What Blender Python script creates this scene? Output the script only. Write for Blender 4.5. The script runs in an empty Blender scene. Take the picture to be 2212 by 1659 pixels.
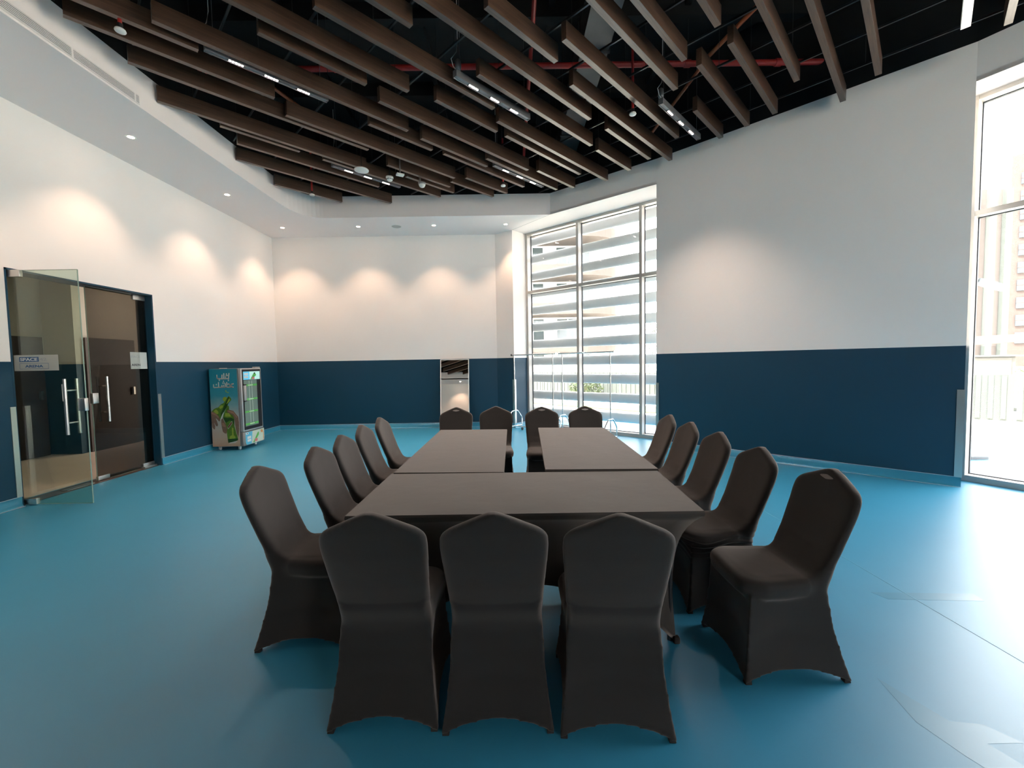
import bpy, bmesh, math, random
from mathutils import Vector, Matrix
random.seed(4)
C = bpy.context.scene
COL = C.collection
R2 = math.sqrt(.5)
PI = math.pi

# ------------------------------------------------------------------ camera
F_PX, PITCH, ROLL, YAW, HC = 906.967, math.radians(2.975), math.radians(.978), math.radians(.248), 1.52
cam = bpy.data.cameras.new('camera')
camo = bpy.data.objects.new('camera', cam)
COL.objects.link(camo)
cam.sensor_fit = 'HORIZONTAL'
cam.sensor_width = 36.0
cam.lens = F_PX / 2212 * 36.0
cam.clip_start = .05
cam.clip_end = 500
_f = Vector((math.sin(YAW) * math.cos(PITCH), math.cos(YAW) * math.cos(PITCH), -math.sin(PITCH)))
_r = Vector((math.cos(YAW), -math.sin(YAW), 0))
_u = _r.cross(_f)
_r2 = _r * math.cos(ROLL) - _u * math.sin(ROLL)
_u2 = _r2.cross(_f)
camo.matrix_world = Matrix(((_r2.x, _u2.x, -_f.x, 0), (_r2.y, _u2.y, -_f.y, 0), (_r2.z, _u2.z, -_f.z, HC), (0, 0, 0, 1)))
C.camera = camo

# ------------------------------------------------------------------ world, sun, exposure
W = bpy.data.worlds.new('world')
C.world = W
W.use_nodes = True
_bg = W.node_tree.nodes['Background']
_bg.inputs[0].default_value = (1, .965, .945, 1)
_bg.inputs[1].default_value = 3.1
sun = bpy.data.lights.new('sun', 'SUN')
sun.energy = 11
sun.angle = math.radians(1)
sun.color = (1, .95, .86)
suno = bpy.data.objects.new('sun', sun)
COL.objects.link(suno)
suno.rotation_euler = Vector((-.62, -.22, 1.35)).to_track_quat('Z', 'Y').to_euler()
vs = C.view_settings
vs.view_transform = 'Standard'
vs.look = 'None'
vs.gamma = 1
vs.use_curve_mapping = False
vs.exposure = 2.33
C.cycles.max_bounces = 10
C.cycles.diffuse_bounces = 6
C.cycles.glossy_bounces = 5
C.cycles.transmission_bounces = 8
C.cycles.transparent_max_bounces = 16
C.cycles.caustics_reflective = False
C.cycles.caustics_refractive = False
C.cycles.sample_clamp_indirect = 6
C.cycles.use_denoising = True

# ------------------------------------------------------------------ materials
def mat(name, col, rough=.6, metal=0, spec=.5, sheen=0, bump=0, bscale=60, var=0, vscale=3, emit=0, emitc=None, coat=0, coatr=.1, sheent=None):
    m = bpy.data.materials.new(name)
    m.use_nodes = True
    nt = m.node_tree
    b = nt.nodes['Principled BSDF']
    b.inputs['Base Color'].default_value = (*col, 1)
    b.inputs['Roughness'].default_value = rough
    b.inputs['Metallic'].default_value = metal
    b.inputs['Specular IOR Level'].default_value = spec
    b.inputs['Sheen Weight'].default_value = sheen
    b.inputs['Sheen Roughness'].default_value = .55
    if sheent: b.inputs['Sheen Tint'].default_value = (*sheent, 1)
    b.inputs['Coat Weight'].default_value = coat
    b.inputs['Coat Roughness'].default_value = coatr
    if emit:
        b.inputs['Emission Color'].default_value = (*(emitc or col), 1)
        b.inputs['Emission Strength'].default_value = emit
    tc = nt.nodes.new('ShaderNodeTexCoord')
    if var:
        n = nt.nodes.new('ShaderNodeTexNoise')
        n.inputs['Scale'].default_value = vscale
        n.inputs['Detail'].default_value = 5
        nt.links.new(tc.outputs['Object'], n.inputs['Vector'])
        mx = nt.nodes.new('ShaderNodeMix')
        mx.data_type = 'RGBA'
        mx.inputs[6].default_value = (*[c * (1 - var) for c in col], 1)
        mx.inputs[7].default_value = (*[min(1, c * (1 + var)) for c in col], 1)
        nt.links.new(n.outputs[0], mx.inputs[0])
        nt.links.new(mx.outputs[2], b.inputs['Base Color'])
    if bump:
        n = nt.nodes.new('ShaderNodeTexNoise')
        n.inputs['Scale'].default_value = bscale
        n.inputs['Detail'].default_value = 4
        nt.links.new(tc.outputs['Object'], n.inputs['Vector'])
        bp = nt.nodes.new('ShaderNodeBump')
        bp.inputs['Strength'].default_value = bump
        bp.inputs['Distance'].default_value = .01
        nt.links.new(n.outputs[0], bp.inputs['Height'])
        nt.links.new(bp.outputs[0], b.inputs['Normal'])
    return m

def glass(name, tint, refl=.08, haze=0):
    m = bpy.data.materials.new(name)
    m.use_nodes = True
    nt = m.node_tree
    for n in list(nt.nodes): nt.nodes.remove(n)
    o = nt.nodes.new('ShaderNodeOutputMaterial')
    t = nt.nodes.new('ShaderNodeBsdfTransparent')
    t.inputs[0].default_value = (*tint, 1)
    g = nt.nodes.new('ShaderNodeBsdfGlossy')
    g.inputs['Roughness'].default_value = .02
    lw = nt.nodes.new('ShaderNodeLayerWeight')
    lw.inputs[0].default_value = .25
    mr = nt.nodes.new('ShaderNodeMapRange')
    mr.inputs['To Min'].default_value = refl * .5
    mr.inputs['To Max'].default_value = min(1, refl * 6)
    mx = nt.nodes.new('ShaderNodeMixShader')
    nt.links.new(lw.outputs['Fresnel'], mr.inputs[0])
    nt.links.new(mr.outputs[0], mx.inputs[0])
    nt.links.new(t.outputs[0], mx.inputs[1])
    nt.links.new(g.outputs[0], mx.inputs[2])
    last = mx
    if haze:
        d = nt.nodes.new('ShaderNodeBsdfDiffuse')
        d.inputs[0].default_value = (.9, .9, .9, 1)
        tr = nt.nodes.new('ShaderNodeBsdfTranslucent')
        tr.inputs[0].default_value = (.9, .93, .95, 1)
        m2 = nt.nodes.new('ShaderNodeMixShader')
        m2.inputs[0].default_value = haze
        nt.links.new(mx.outputs[0], m2.inputs[1])
        nt.links.new(tr.outputs[0], m2.inputs[2])
        last = m2
    nt.links.new(last.outputs[0], o.inputs[0])
    return m

def floor_mat():
    m = mat('floor_epoxy', (.022, .205, .34), rough=.40, spec=.5, coat=.45, coatr=.38)
    nt = m.node_tree
    b = nt.nodes['Principled BSDF']
    tc = nt.nodes.new('ShaderNodeTexCoord')
    n = nt.nodes.new('ShaderNodeTexNoise')
    n.inputs['Scale'].default_value = .7
    n.inputs['Detail'].default_value = 6
    nt.links.new(tc.outputs['Object'], n.inputs['Vector'])
    cr = nt.nodes.new('ShaderNodeValToRGB')
    cr.color_ramp.elements[0].position = .3
    cr.color_ramp.elements[0].color = (.029, .243, .41, 1)
    cr.color_ramp.elements[1].position = .7
    cr.color_ramp.elements[1].color = (.040, .283, .46, 1)
    nt.links.new(n.outputs[0], cr.inputs[0])
    nt.links.new(cr.outputs[0], b.inputs['Base Color'])
    return m

def wood_mat():
    m = mat('dark_wood', (.06, .03, .018), rough=.4, spec=.5, coat=.5, coatr=.3)
    nt = m.node_tree
    b = nt.nodes['Principled BSDF']
    tc = nt.nodes.new('ShaderNodeTexCoord')
    mp = nt.nodes.new('ShaderNodeMapping')
    mp.inputs['Scale'].default_value = (1.2, 22, 22)
    n = nt.nodes.new('ShaderNodeTexNoise')
    n.inputs['Scale'].default_value = 2.5
    n.inputs['Detail'].default_value = 7
    n.inputs['Distortion'].default_value = .6
    nt.links.new(tc.outputs['Object'], mp.inputs[0])
    nt.links.new(mp.outputs[0], n.inputs['Vector'])
    cr = nt.nodes.new('ShaderNodeValToRGB')
    cr.color_ramp.elements[0].position = .3
    cr.color_ramp.elements[0].color = (.035, .017, .010, 1)
    cr.color_ramp.elements[1].position = .72
    cr.color_ramp.elements[1].color = (.095, .052, .032, 1)
    nt.links.new(n.outputs[0], cr.inputs[0])
    nt.links.new(cr.outputs[0], b.inputs['Base Color'])
    bp = nt.nodes.new('ShaderNodeBump')
    bp.inputs['Strength'].default_value = .25
    bp.inputs['Distance'].default_value = .004
    nt.links.new(n.outputs[0], bp.inputs['Height'])
    nt.links.new(bp.outputs[0], b.inputs['Normal'])
    return m

def fabric_mat(name, col, sheen, tint):
    m = mat(name, col, rough=.75, spec=.3, sheen=sheen, sheent=tint)
    nt = m.node_tree
    b = nt.nodes['Principled BSDF']
    tc = nt.nodes.new('ShaderNodeTexCoord')
    n = nt.nodes.new('ShaderNodeTexNoise')
    n.inputs['Scale'].default_value = 450
    nt.links.new(tc.outputs['Object'], n.inputs['Vector'])
    n2 = nt.nodes.new('ShaderNodeTexNoise')
    n2.inputs['Scale'].default_value = 7
    n2.inputs['Detail'].default_value = 2
    nt.links.new(tc.outputs['Object'], n2.inputs['Vector'])
    a = nt.nodes.new('ShaderNodeMath')
    a.operation = 'MULTIPLY_ADD'
    a.inputs[1].default_value = 6
    nt.links.new(n2.outputs[0], a.inputs[0])
    nt.links.new(n.outputs[0], a.inputs[2])
    bp = nt.nodes.new('ShaderNodeBump')
    bp.inputs['Strength'].default_value = .18
    bp.inputs['Distance'].default_value = .002
    nt.links.new(a.outputs[0], bp.inputs['Height'])
    nt.links.new(bp.outputs[0], b.inputs['Normal'])
    return m

M = {}
M['white'] = mat('white_paint', (.88, .83, .795), .75, bump=.05, bscale=90, var=.02, vscale=1.5)
M['soffit'] = mat('soffit_paint', (.90, .82, .795), .8, var=.02, vscale=1)
M['navy'] = mat('navy_paint', (.006, .048, .088), .42, spec=.4, bump=.04, bscale=60, var=.06, vscale=1.5)
M['black'] = mat('black_paint', (.0035, .0045, .006), .7, spec=.3, var=.3, vscale=1.2)
M['blackm'] = mat('black_metal', (.02, .02, .022), .45, metal=.3)
M['duct'] = mat('duct_metal', (.06, .065, .07), .42, metal=.6, var=.3, vscale=4)
M['floor'] = floor_mat()
M['seam'] = mat('floor_seam', (.12, .36, .5), .4)
M['patch'] = mat('repainted_patch', (.024, .225, .365), .36, spec=.55, coat=.5, coatr=.35)
M['spkr'] = mat('speaker_grey', (.48, .45, .42), .6)
M['slot'] = mat('slot_dark', (.06, .065, .065), .6)
M['cove'] = mat('cove_blue', (.03, .25, .40), .3)
M['seal'] = mat('white_sealant', (.42, .52, .6), .5)
M['wood'] = wood_mat()
M['chair'] = fabric_mat('chair_stretch_fabric', (.0072, .006, .0056), .30, (.95, .8, .72))
M['table'] = fabric_mat('table_stretch_fabric', (.030, .0245, .021), .28, (1, .87, .78))
M['pocket'] = fabric_mat('pocket_fabric', (.012, .011, .011), .08, (1, .9, .85))
M['hole'] = mat('grey_lens', (.22, .2, .19), .5, spec=.5)
M['steel'] = mat('brushed_steel', (.62, .6, .57), .3, metal=1, bump=.04, bscale=200)
M['chrome'] = mat('chrome', (.78, .78, .78), .12, metal=1)
M['alu'] = mat('aluminium_frame', (.48, .46, .43), .38, metal=.35)
M['gasket'] = mat('gasket', (.015, .018, .025), .6)
M['red'] = mat('red_pipe_paint', (.35, .02, .018), .4, var=.15, vscale=8)
M['orange'] = mat('orange_primer', (.35, .09, .03), .5, var=.3, vscale=8)
M['plastic'] = mat('white_plastic', (.75, .74, .7), .4)
M['galv'] = mat('galvanised', (.22, .23, .23), .4, metal=.8, var=.3, vscale=30)
M['railgrey'] = mat('rail_grey', (.035, .037, .04), .35, metal=.5, var=.5, vscale=9)
M['dullalu'] = mat('dull_aluminium', (.25, .25, .26), .4, metal=.6)
M['cream'] = mat('cream_diffuser', (.8, .72, .62), .5)
M['rubber'] = mat('rubber', (.02, .02, .02), .5)
M['mirror'] = mat('mirror_silver', (.9, .9, .88), .01, metal=1)
M['frost'] = mat('white_frame', (.8, .78, .72), .4)
M['winglass'] = glass('window_glass', (.93, .95, .96), .05, haze=.012)
M['doorglass'] = glass('smoked_door_glass', (.42, .40, .37), .045)
M['leafglass'] = glass('clear_green_glass', (.80, .86, .80), .05)
M['glassedge'] = mat('green_glass_edge', (.25, .35, .28), .2, spec=.8)
M['warmled'] = mat('warm_led', (1, .82, .66), .5, emit=30, emitc=(1, .75, .58))
M['whiteled'] = mat('white_led', (1, .9, .85), .5, emit=14, emitc=(1, .83, .78))
M['corrfloor'] = mat('corridor_floor', (.8, .64, .54), .45, var=.1, vscale=3)
M['corrwall'] = mat('corridor_wall', (.55, .52, .46), .8)
M['corrdoor'] = mat('corridor_door', (.055, .035, .025), .5)
M['dark'] = mat('near_black', (.012, .012, .014), .5)
# ---- outdoor
M['facade'] = mat('dark_facade_cladding', (.05, .055, .06), .5)
M['road'] = mat('asphalt', (.085, .088, .088), .9, var=.1, vscale=.6)
M['pave'] = mat('pale_paving', (.62, .58, .5), .9, var=.06, vscale=1)
M['grass'] = mat('grass', (.055, .085, .025), .9, var=.3, vscale=4)
M['soil'] = mat('reddish_soil', (.12, .08, .06), .9, var=.2, vscale=5)
M['extwhite'] = mat('sunlit_render', (.85, .8, .72), .8)
M['extpink'] = mat('sunlit_balcony', (.055, .042, .036), .8)
M['sail'] = mat('shade_sail_cloth', (.09, .03, .012), .8)
M['extglass'] = mat('outdoor_window_glass', (.022, .04, .042), .1, spec=.8)
M['extblue'] = mat('outdoor_blue_glass', (.004, .018, .028), .1, spec=.8)
M['brick'] = mat('terracotta_cladding', (.045, .028, .022), .8, var=.08, vscale=1)
M['fence'] = mat('pale_fence', (.045, .052, .046), .7)
M['louvre'] = mat('louvre_metal', (.8, .83, .83), .5)
M['leaf'] = mat('foliage', (.03, .045, .012), .8, var=.4, vscale=20)
M['bark'] = mat('bark', (.25, .16, .1), .9)
M['cabinet'] = mat('cabinet_paint', (.045, .042, .034), .6)
M['lampgrey'] = mat('lamp_grey', (.012, .018, .022), .5)

# ------------------------------------------------------------------ mesh helpers
class MB:
    def __init__(s):
        s.v = []; s.f = []; s.m = []; s.s = []
    def add(s, vs_, fs, mi=0, sm=False):
        n = len(s.v)
        s.v += [tuple(p) for p in vs_]
        for f in fs:
            s.f.append(tuple(i + n for i in f)); s.m.append(mi); s.s.append(sm)
        return s
    def box(s, a, b, mi=0, M4=None):
        x0, y0, z0 = a; x1, y1, z1 = b
        p = [Vector((x, y, z)) for z in (z0, z1) for y in (y0, y1) for x in (x0, x1)]
        if M4 is not None: p = [M4 @ q for q in p]
        return s.add(p, [(0, 2, 3, 1), (4, 5, 7, 6), (0, 1, 5, 4), (2, 6, 7, 3), (0, 4, 6, 2), (1, 3, 7, 5)], mi)
    def bevbox(s, a, b, r, mi=0, M4=None, seg=3):
        bm = bmesh.new()
        bmesh.ops.create_cube(bm, size=1)
        for v in bm.verts:
            v.co = Vector(((a[0] + b[0]) / 2 + v.co.x * (b[0] - a[0]), (a[1] + b[1]) / 2 + v.co.y * (b[1] - a[1]), (a[2] + b[2]) / 2 + v.co.z * (b[2] - a[2])))
        bmesh.ops.bevel(bm, geom=bm.edges[:], offset=r, segments=seg, affect='EDGES', profile=.5)
        bm.verts.index_update()
        p = [v.co.copy() for v in bm.verts]
        if M4 is not None: p = [M4 @ q for q in p]
        s.add(p, [[v.index for v in f.verts] for f in bm.faces], mi, True)
        bm.free()
        return s
    def cyl(s, a, b, r, n=12, mi=0, r2=None, caps=True):
        a = Vector(a); b = Vector(b); d = (b - a).normalized()
        t = Vector((0, 0, 1)) if abs(d.z) < .9 else Vector((1, 0, 0))
        x = d.cross(t).normalized(); y = d.cross(x)
        r2 = r if r2 is None else r2
        p = [a + (x * math.cos(i * 2 * PI / n) + y * math.sin(i * 2 * PI / n)) * r for i in range(n)]
        p += [b + (x * math.cos(i * 2 * PI / n) + y * math.sin(i * 2 * PI / n)) * r2 for i in range(n)]
        s.add(p, [(i, (i + 1) % n, n + (i + 1) % n, n + i) for i in range(n)], mi, True)
        if caps:
            s.add(p[:n], [tuple(range(n))[::-1]], mi); s.add(p[n:], [tuple(range(n))], mi)
        return s
    def tube(s, pts, r, n=8, mi=0):
        pts = [Vector(p) for p in pts]
        rings = []
        for i, p in enumerate(pts):
            d = (pts[min(i + 1, len(pts) - 1)] - pts[max(i - 1, 0)]).normalized()
            t = Vector((0, 0, 1)) if abs(d.z) < .95 else Vector((1, 0, 0))
            x = d.cross(t).normalized(); y = d.cross(x)
            rings.append([p + (x * math.cos(k * 2 * PI / n) + y * math.sin(k * 2 * PI / n)) * r for k in range(n)])
        P = [q for rr in rings for q in rr]
        fs = []
        for i in range(len(pts) - 1):
            for k in range(n):
                fs.append((i * n + k, i * n + (k + 1) % n, (i + 1) * n + (k + 1) % n, (i + 1) * n + k))
        s.add(P, fs, mi, True)
        s.add(rings[0], [tuple(range(n))[::-1]], mi); s.add(rings[-1], [tuple(range(n))], mi)
        return s
    def lathe(s, prof, c=(0, 0, 0), n=24, mi=0):
        c = Vector(c); P = []
        for (r, z) in prof:
            for k in range(n):
                P.append(c + Vector((r * math.cos(k * 2 * PI / n), r * math.sin(k * 2 * PI / n), z)))
        fs = []
        for i in range(len(prof) - 1):
            for k in range(n):
                fs.append((i * n + k, i * n + (k + 1) % n, (i + 1) * n + (k + 1) % n, (i + 1) * n + k))
        s.add(P, fs, mi, True)
        return s
    def prism(s, poly, z0, z1, mi=0, T=None):
        """polygon in (x,y) extruded z0..z1, mapped with T"""
        n = len(poly)
        P = [Vector((x, y, z0)) for x, y in poly] + [Vector((x, y, z1)) for x, y in poly]
        if T is not None: P = [T @ q for q in P]
        s.add(P, [tuple(range(n))[::-1], tuple(range(n, 2 * n))] + [(i, (i + 1) % n, n + (i + 1) % n, n + i) for i in range(n)], mi)
        return s
    def build(s, name, mats, parent=None, bevel=0):
        me = bpy.data.meshes.new(name)
        me.from_pydata(s.v, [], s.f)
        if not isinstance(mats, (list, tuple)): mats = [mats]
        for m in mats: me.materials.append(m)
        for i, p in enumerate(me.polygons):
            p.material_index = s.m[i]; p.use_smooth = s.s[i]
        bm = bmesh.new(); bm.from_mesh(me)
        bmesh.ops.recalc_face_normals(bm, faces=bm.faces[:])
        if bevel:
            bmesh.ops.remove_doubles(bm, verts=bm.verts[:], dist=1e-5)
            bmesh.ops.bevel(bm, geom=[e for e in bm.edges if len(e.link_faces) == 2 and e.calc_face_angle(0) > .5], offset=bevel, segments=2, affect='EDGES', profile=.5)
        bm.to_mesh(me); bm.free()
        o = bpy.data.objects.new(name, me)
        COL.objects.link(o)
        if parent is not None: o.parent = parent
        return o

def tag(o, label=None, cat=None, group=None, kind=None):
    if label: o['label'] = label
    if cat: o['category'] = cat
    if group: o['group'] = group
    if kind: o['kind'] = kind
    return o

def empty(name, loc=(0, 0, 0), rz=0):
    o = bpy.data.objects.new(name, None)
    o.empty_display_size = .1
    COL.objects.link(o)
    o.location = loc
    o.rotation_euler = (0, 0, rz)
    return o

def copy_tree(o, parent=None):
    c = o.copy()
    COL.objects.link(c)
    if parent is not None:
        c.parent = parent
    for ch in list(o.children): copy_tree(ch, c)
    return c

def structure(name, mb, mats, parent=None):
    o = mb.build(name, mats, parent)
    if parent is None: o['kind'] = 'structure'
    return o

# ------------------------------------------------------------------ room
XL, YB, HW, HS, HF, HD = -5.488, 9.948, 1.619, 4.498, 4.92, 6.3
YR = -5.0
DY0, DY1, DH = 4.655, 6.555, 2.648     # door opening in the left wall

def wall_seg(mb, a, b, th, z0, z1, mi):
    """vertical slab whose room face runs a->b, thickness th to the left of a->b"""
    a = Vector((a[0], a[1], 0)); b = Vector((b[0], b[1], 0))
    d = (b - a).normalized(); n = Vector((-d.y, d.x, 0)) * th
    P = [a, b, b + n, a + n]
    P = [Vector((p.x, p.y, z0)) for p in P] + [Vector((p.x, p.y, z1)) for p in P]
    mb.add(P, [(3, 2, 1, 0), (4, 5, 6, 7), (0, 1, 5, 4), (1, 2, 6, 5), (2, 3, 7, 6), (3, 0, 4, 7)], mi)

def std_wall(mb, a, b, th, top=HF):
    wall_seg(mb, a, b, th, 0, HW, 1)
    wall_seg(mb, a, b, th, HW, min(top, HF), 0)

mb = MB().box((XL - .3, YR - .3, -.12), (7.6, 10.3, 0))
structure('floor', mb, M['floor'])
mb = MB()
mb.box((2.502, .2, .0002), (2.509, 4.9, .0012))
structure('trim_8', mb, M['seam'])
mb = MB()
mb.prism([(1.71, 1.9), (1.80, 1.66), (1.92, 1.64), (1.98, 1.555), (1.84, 1.555), (1.86, 1.50), (1.90, 1.36), (1.76, 1.36), (1.70, 1.51), (1.66, 1.66)], .0002, .0006)
mb.prism([(2.30, 2.62), (2.62, 2.60), (2.92, 2.58), (2.90, 2.50), (2.60, 2.52), (2.34, 2.54)], .0002, .0006)
structure('trim_10', mb, M['patch'])

mb = MB()
for (y0, y1) in ((YR, DY0), (DY1, YB + .25)):
    mb.box((XL - .25, y0, 0), (XL, y1, HW), 1)
    mb.box((XL - .25, y0, HW), (XL, y1, HS + .1), 0)
mb.box((XL - .25, DY0, DH), (XL, DY1, HS + .1), 0)
structure('wall_left', mb, [M['white'], M['navy']])
# painted lining of the door opening
mb = MB()
mb.box((XL - .25, DY0 - .001, 0), (XL + .001, DY0 + .02, DH)); mb.box((XL - .25, DY1 - .02, 0), (XL + .001, DY1 + .001, DH))
mb.box((XL - .25, DY0, DH - .02), (XL + .001, DY1, DH + .001))
structure('trim_1', mb, M['navy'])

P_A, P_B, P_C = (-.298, YB), (.10, 9.646), (.41, 9.955)
mb = MB()
std_wall(mb, (P_A[0], YB), (XL - .25, YB), -.25, HS + .1)
std_wall(mb, P_B, P_A, -.25, HS + .1)
structure('wall_back', mb, [M['white'], M['navy']])
mb = MB()
# reveal beside the first window
wall_seg(mb, P_B, (.33, 9.875), .16, 0, HW, 1)
wall_seg(mb, P_B, (.33, 9.875), .16, HW, HS, 0)
wall_seg(mb, (.33, 9.875), P_C, .16, 0, HW, 1)
wall_seg(mb, (.33, 9.875), P_C, .16, HW, HS, 0)
structure('wall_corner', mb, [M['white'], M['navy']])

FC = (.87, 8.68)
W1, W2 = (2.545, 7.29), (5.155, 4.73)
mb = MB()
std_wall(mb, W1, W2, .38)
structure('wall_right', mb, [M['white'], M['navy']])
# bulkheads over the windows
D2 = Vector((.5, -.866))
W3 = (W2[0] + D2.x * 3.3, W2[1] + D2.y * 3.3)      # far end of window 2
mb = MB()
wall_seg(mb, FC, W1, .12, HS, HF, 0)
wall_seg(mb, W2, W3, .12, HS, HF, 0)
structure('wall_bulkhead', mb, [M['white'], M['navy']])
# rest of the right side, behind and beside the camera
W4 = (7.1, -.6)
W5 = (7.1, -3.6)
mb = MB()
std_wall(mb, W3, (7.1, W3[1] - 1.0), .3)
std_wall(mb, (7.1, W3[1] - 1.0), (7.1, YR), .3)
std_wall(mb, (5.4, YR), (7.4, YR), -.25)
std_wall(mb, (XL - .25, YR), (3.5, YR), -.25)
wall_seg(mb, (3.5, YR), (5.4, YR), -.25, HS - .2, HF, 0)
structure('wall_rear', mb, [M['white'], M['navy']])

# lowered soffit ring with curved fascia along left, back and rear
XF, YF = -4.17, 8.68
mb = MB()
arc = [(XF + .45 - .45 * math.cos(t * PI / 20), YF - .75 + .75 * math.sin(t * PI / 20)) for t in range(11)]
inner = [(XF, -3.9)] + arc + [FC]
TH = .12
# soffit underside pieces as slabs
def slab(mb, poly, z0, z1, mi=0): mb.prism(poly, z0, z1, mi)
arco = [(p[0] - .012, p[1] + .012) for p in arc]
slab(mb, [(XL, -3.9), (XF - .012, -3.9), arco[0], (XL, arco[0][1])], HS, HS + .06)
slab(mb, [(XL, arco[0][1])] + arco + [(arco[-1][0], YB), (XL, YB)], HS, HS + .06)
slab(mb, [arco[-1], (FC[0] - .01, YF + .012), P_B, P_A, (arco[-1][0], YB)], HS, HS + .06)
slab(mb, [(XL, YR), (7.1, YR), (7.1, -3.9), (XL, -3.9)], HS, HS + .06)
structure('trim_2', mb, M['soffit'])
mb = MB()
for a, b in zip(inner[:-1], inner[1:]):
    a3 = Vector((*a, 0)); b3 = Vector((*b, 0)); d = (b3 - a3).normalized(); n = Vector((-d.y, d.x, 0)) * TH
    mb.add([(a3.x, a3.y, HS - .001), (b3.x, b3.y, HS - .001), (b3.x, b3.y, HF), (a3.x, a3.y, HF)], [(0, 1, 2, 3)], 0)
    mb.add([(a3.x, a3.y, HS - .001), (b3.x, b3.y, HS - .001), (b3.x + n.x * .2, b3.y + n.y * .2, HS - .001), (a3.x + n.x * .2, a3.y + n.y * .2, HS - .001)], [(0, 1, 2, 3)], 0)
    mb.add([(a3.x, a3.y, HF), (b3.x, b3.y, HF), (b3.x + n.x, b3.y + n.y, HF), (a3.x + n.x, a3.y + n.y, HF)], [(0, 1, 2, 3)], 0)
mb.box((XF, -4.0, HS - .001), (7.1, -3.9, HF), 0)
structure('trim_3', mb, M['soffit'])
# ceiling over the window recesses
mb = MB()
slab(mb, [P_B, FC, W1, (3.3, 6.7), (3.9, 7.1), (.41, 10.2), P_C], HS + .001, HS + .05)
slab(mb, [W2, W3, (W3[0] + .6, W3[1] + .2), (5.6, 5.5), (5.1, 5.1)], HS + .001, HS + .05)
structure('trim_4', mb, M['soffit'])
mb = MB()
mb.add([(.101, 9.648, HS - .001), (FC[0], FC[1], HS - .001), (FC[0] - .006, FC[1] - .006, HS - .001), (.094, 9.642, HS - .001)], [(0, 1, 2, 3)])
structure('trim_9', mb, M['galv'])

# black void above and deck
mb = MB()
mb.box((XL - .3, YR - .3, HD), (8, 11, HD + .2))
e = .004
pts = [(XF - e, -3.9)] + [(p[0] - e, p[1] + e) for p in arc] + [(FC[0], FC[1] + e), W1, W2, W3, (7.1, W3[1] - 1.0), (7.1, YR)]
for a, b in zip(pts[:-1], pts[1:]):
    wall_seg(mb, b, a, -.3, HF + .001, HD, 0)
mb.box((XF, -4.2, HF + .001), (7.2, -3.9, HD))
structure('ceiling', mb, M['black'])
mb = MB()   # beams and ribs of the dark deck
for y in (1.0, 2.6, 4.2, 5.8, 7.4):
    mb.box((XF, y, HD - .22), (7, y + .14, HD))
for x in (-3, -1.2, .6, 2.4, 4.2):
    mb.box((x, -3.9, HD - .1), (x + .08, 8.6, HD))
structure('ceiling_joists', mb, M['black'])

# cove skirting
def skirt(name, segs, h=.11):
    mb = MB()
    for a, b in segs:
        a3 = Vector((*a, 0)); b3 = Vector((*b, 0)); d = (b3 - a3).normalized(); n = Vector((d.y, -d.x, 0))
        prof = [(.0015, h), (.006, h), (.006, .03), (.012, .013), (.026, .004), (.03, .001)]
        P = []
        for q in (a3, b3):
            for (o, z) in prof: P.append((q.x + n.x * o, q.y + n.y * o, z))
        k = len(prof)
        mb.add(P, [(i, i + 1, k + i + 1, k + i) for i in range(k - 1)], 0, True)
        for (o0, o1, z0, z1) in ((.0, .008, h, h + .005), (.028, .040, .001, .0035)):
            P = [(q.x + n.x * o, q.y + n.y * o, z) for q in (a3, b3) for o in (o0, o1) for z in (z0, z1)]
            mb.add(P, [(0, 1, 3, 2), (4, 6, 7, 5), (0, 4, 5, 1), (2, 3, 7, 6), (1, 5, 7, 3), (0, 2, 6, 4)], 1)
    o = mb.build(name, [M['cove'], M['seal']]); o['kind'] = 'structure'
skirt('baseboard_left', [((XL, YR), (XL, DY0)), ((XL, DY1), (XL, YB))])
skirt('baseboard_back', [((XL, YB), (P_A[0], YB)), (P_A, P_B), (P_B, P_C)])
skirt('baseboard_right', [(W1, W2)])

# ------------------------------------------------------------------ windows
def window(name, o0, dirv, nouts, posts, z_tr, z1, glassy=.15, wall=HS):
    """frame standing on the line o0 + s*dirv ; posts = list of s"""
    root = empty(name)
    root['kind'] = 'structure'
    d = Vector((*dirv, 0)).normalized(); n = Vector((d.y, -d.x, 0)) * -1      # outward
    o0 = Vector((*o0, 0))
    T = Matrix(((d.x, n.x, 0, o0.x), (d.y, n.y, 0, o0.y), (0, 0, 1, 0), (0, 0, 0, 1)))
    L = posts[-1]
    fr = MB()
    fr.box((posts[0], 0, 0), (L, .17, .07), 0, T)
    fr.box((posts[0], 0, z1 - .05), (L, .17, z1), 0, T)
    fr.build('window_frame', M['alu'], root)
    for s_ in posts:
        mbp = MB().box((s_ - .028, -.004, .0), (s_ + .028, .17, z1 - .001), 0, T)
        mbp.build('mullion', M['alu'], root)
    for a, b in zip(posts[:-1], posts[1:]):
        MB().box((a + .028, .0, z_tr - .03), (b - .028, .17, z_tr + .03), 0, T).build('transom', M['alu'], root)
        for (za, zb) in ((.07, z_tr - .03), (z_tr + .03, z1 - .05)):
            g = MB().box((a + .028, .13, za), (b - .028, .15, zb), 0, T).build('window_pane', M['winglass'], root)
            gk = MB()
            w = .008
            for (p0, p1) in (((a + .028, za), (a + .028 + w, zb)), ((b - .028 - w, za), (b - .028, zb)), ((a + .028, za), (b - .028, za + w)), ((a + .028, zb - w), (b - .028, zb))):
                gk.box((p0[0], .122, p0[1]), (p1[0], .158, p1[1]), 0, T)
            gk.build('gasket', M['gasket'], g)
    return root

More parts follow.
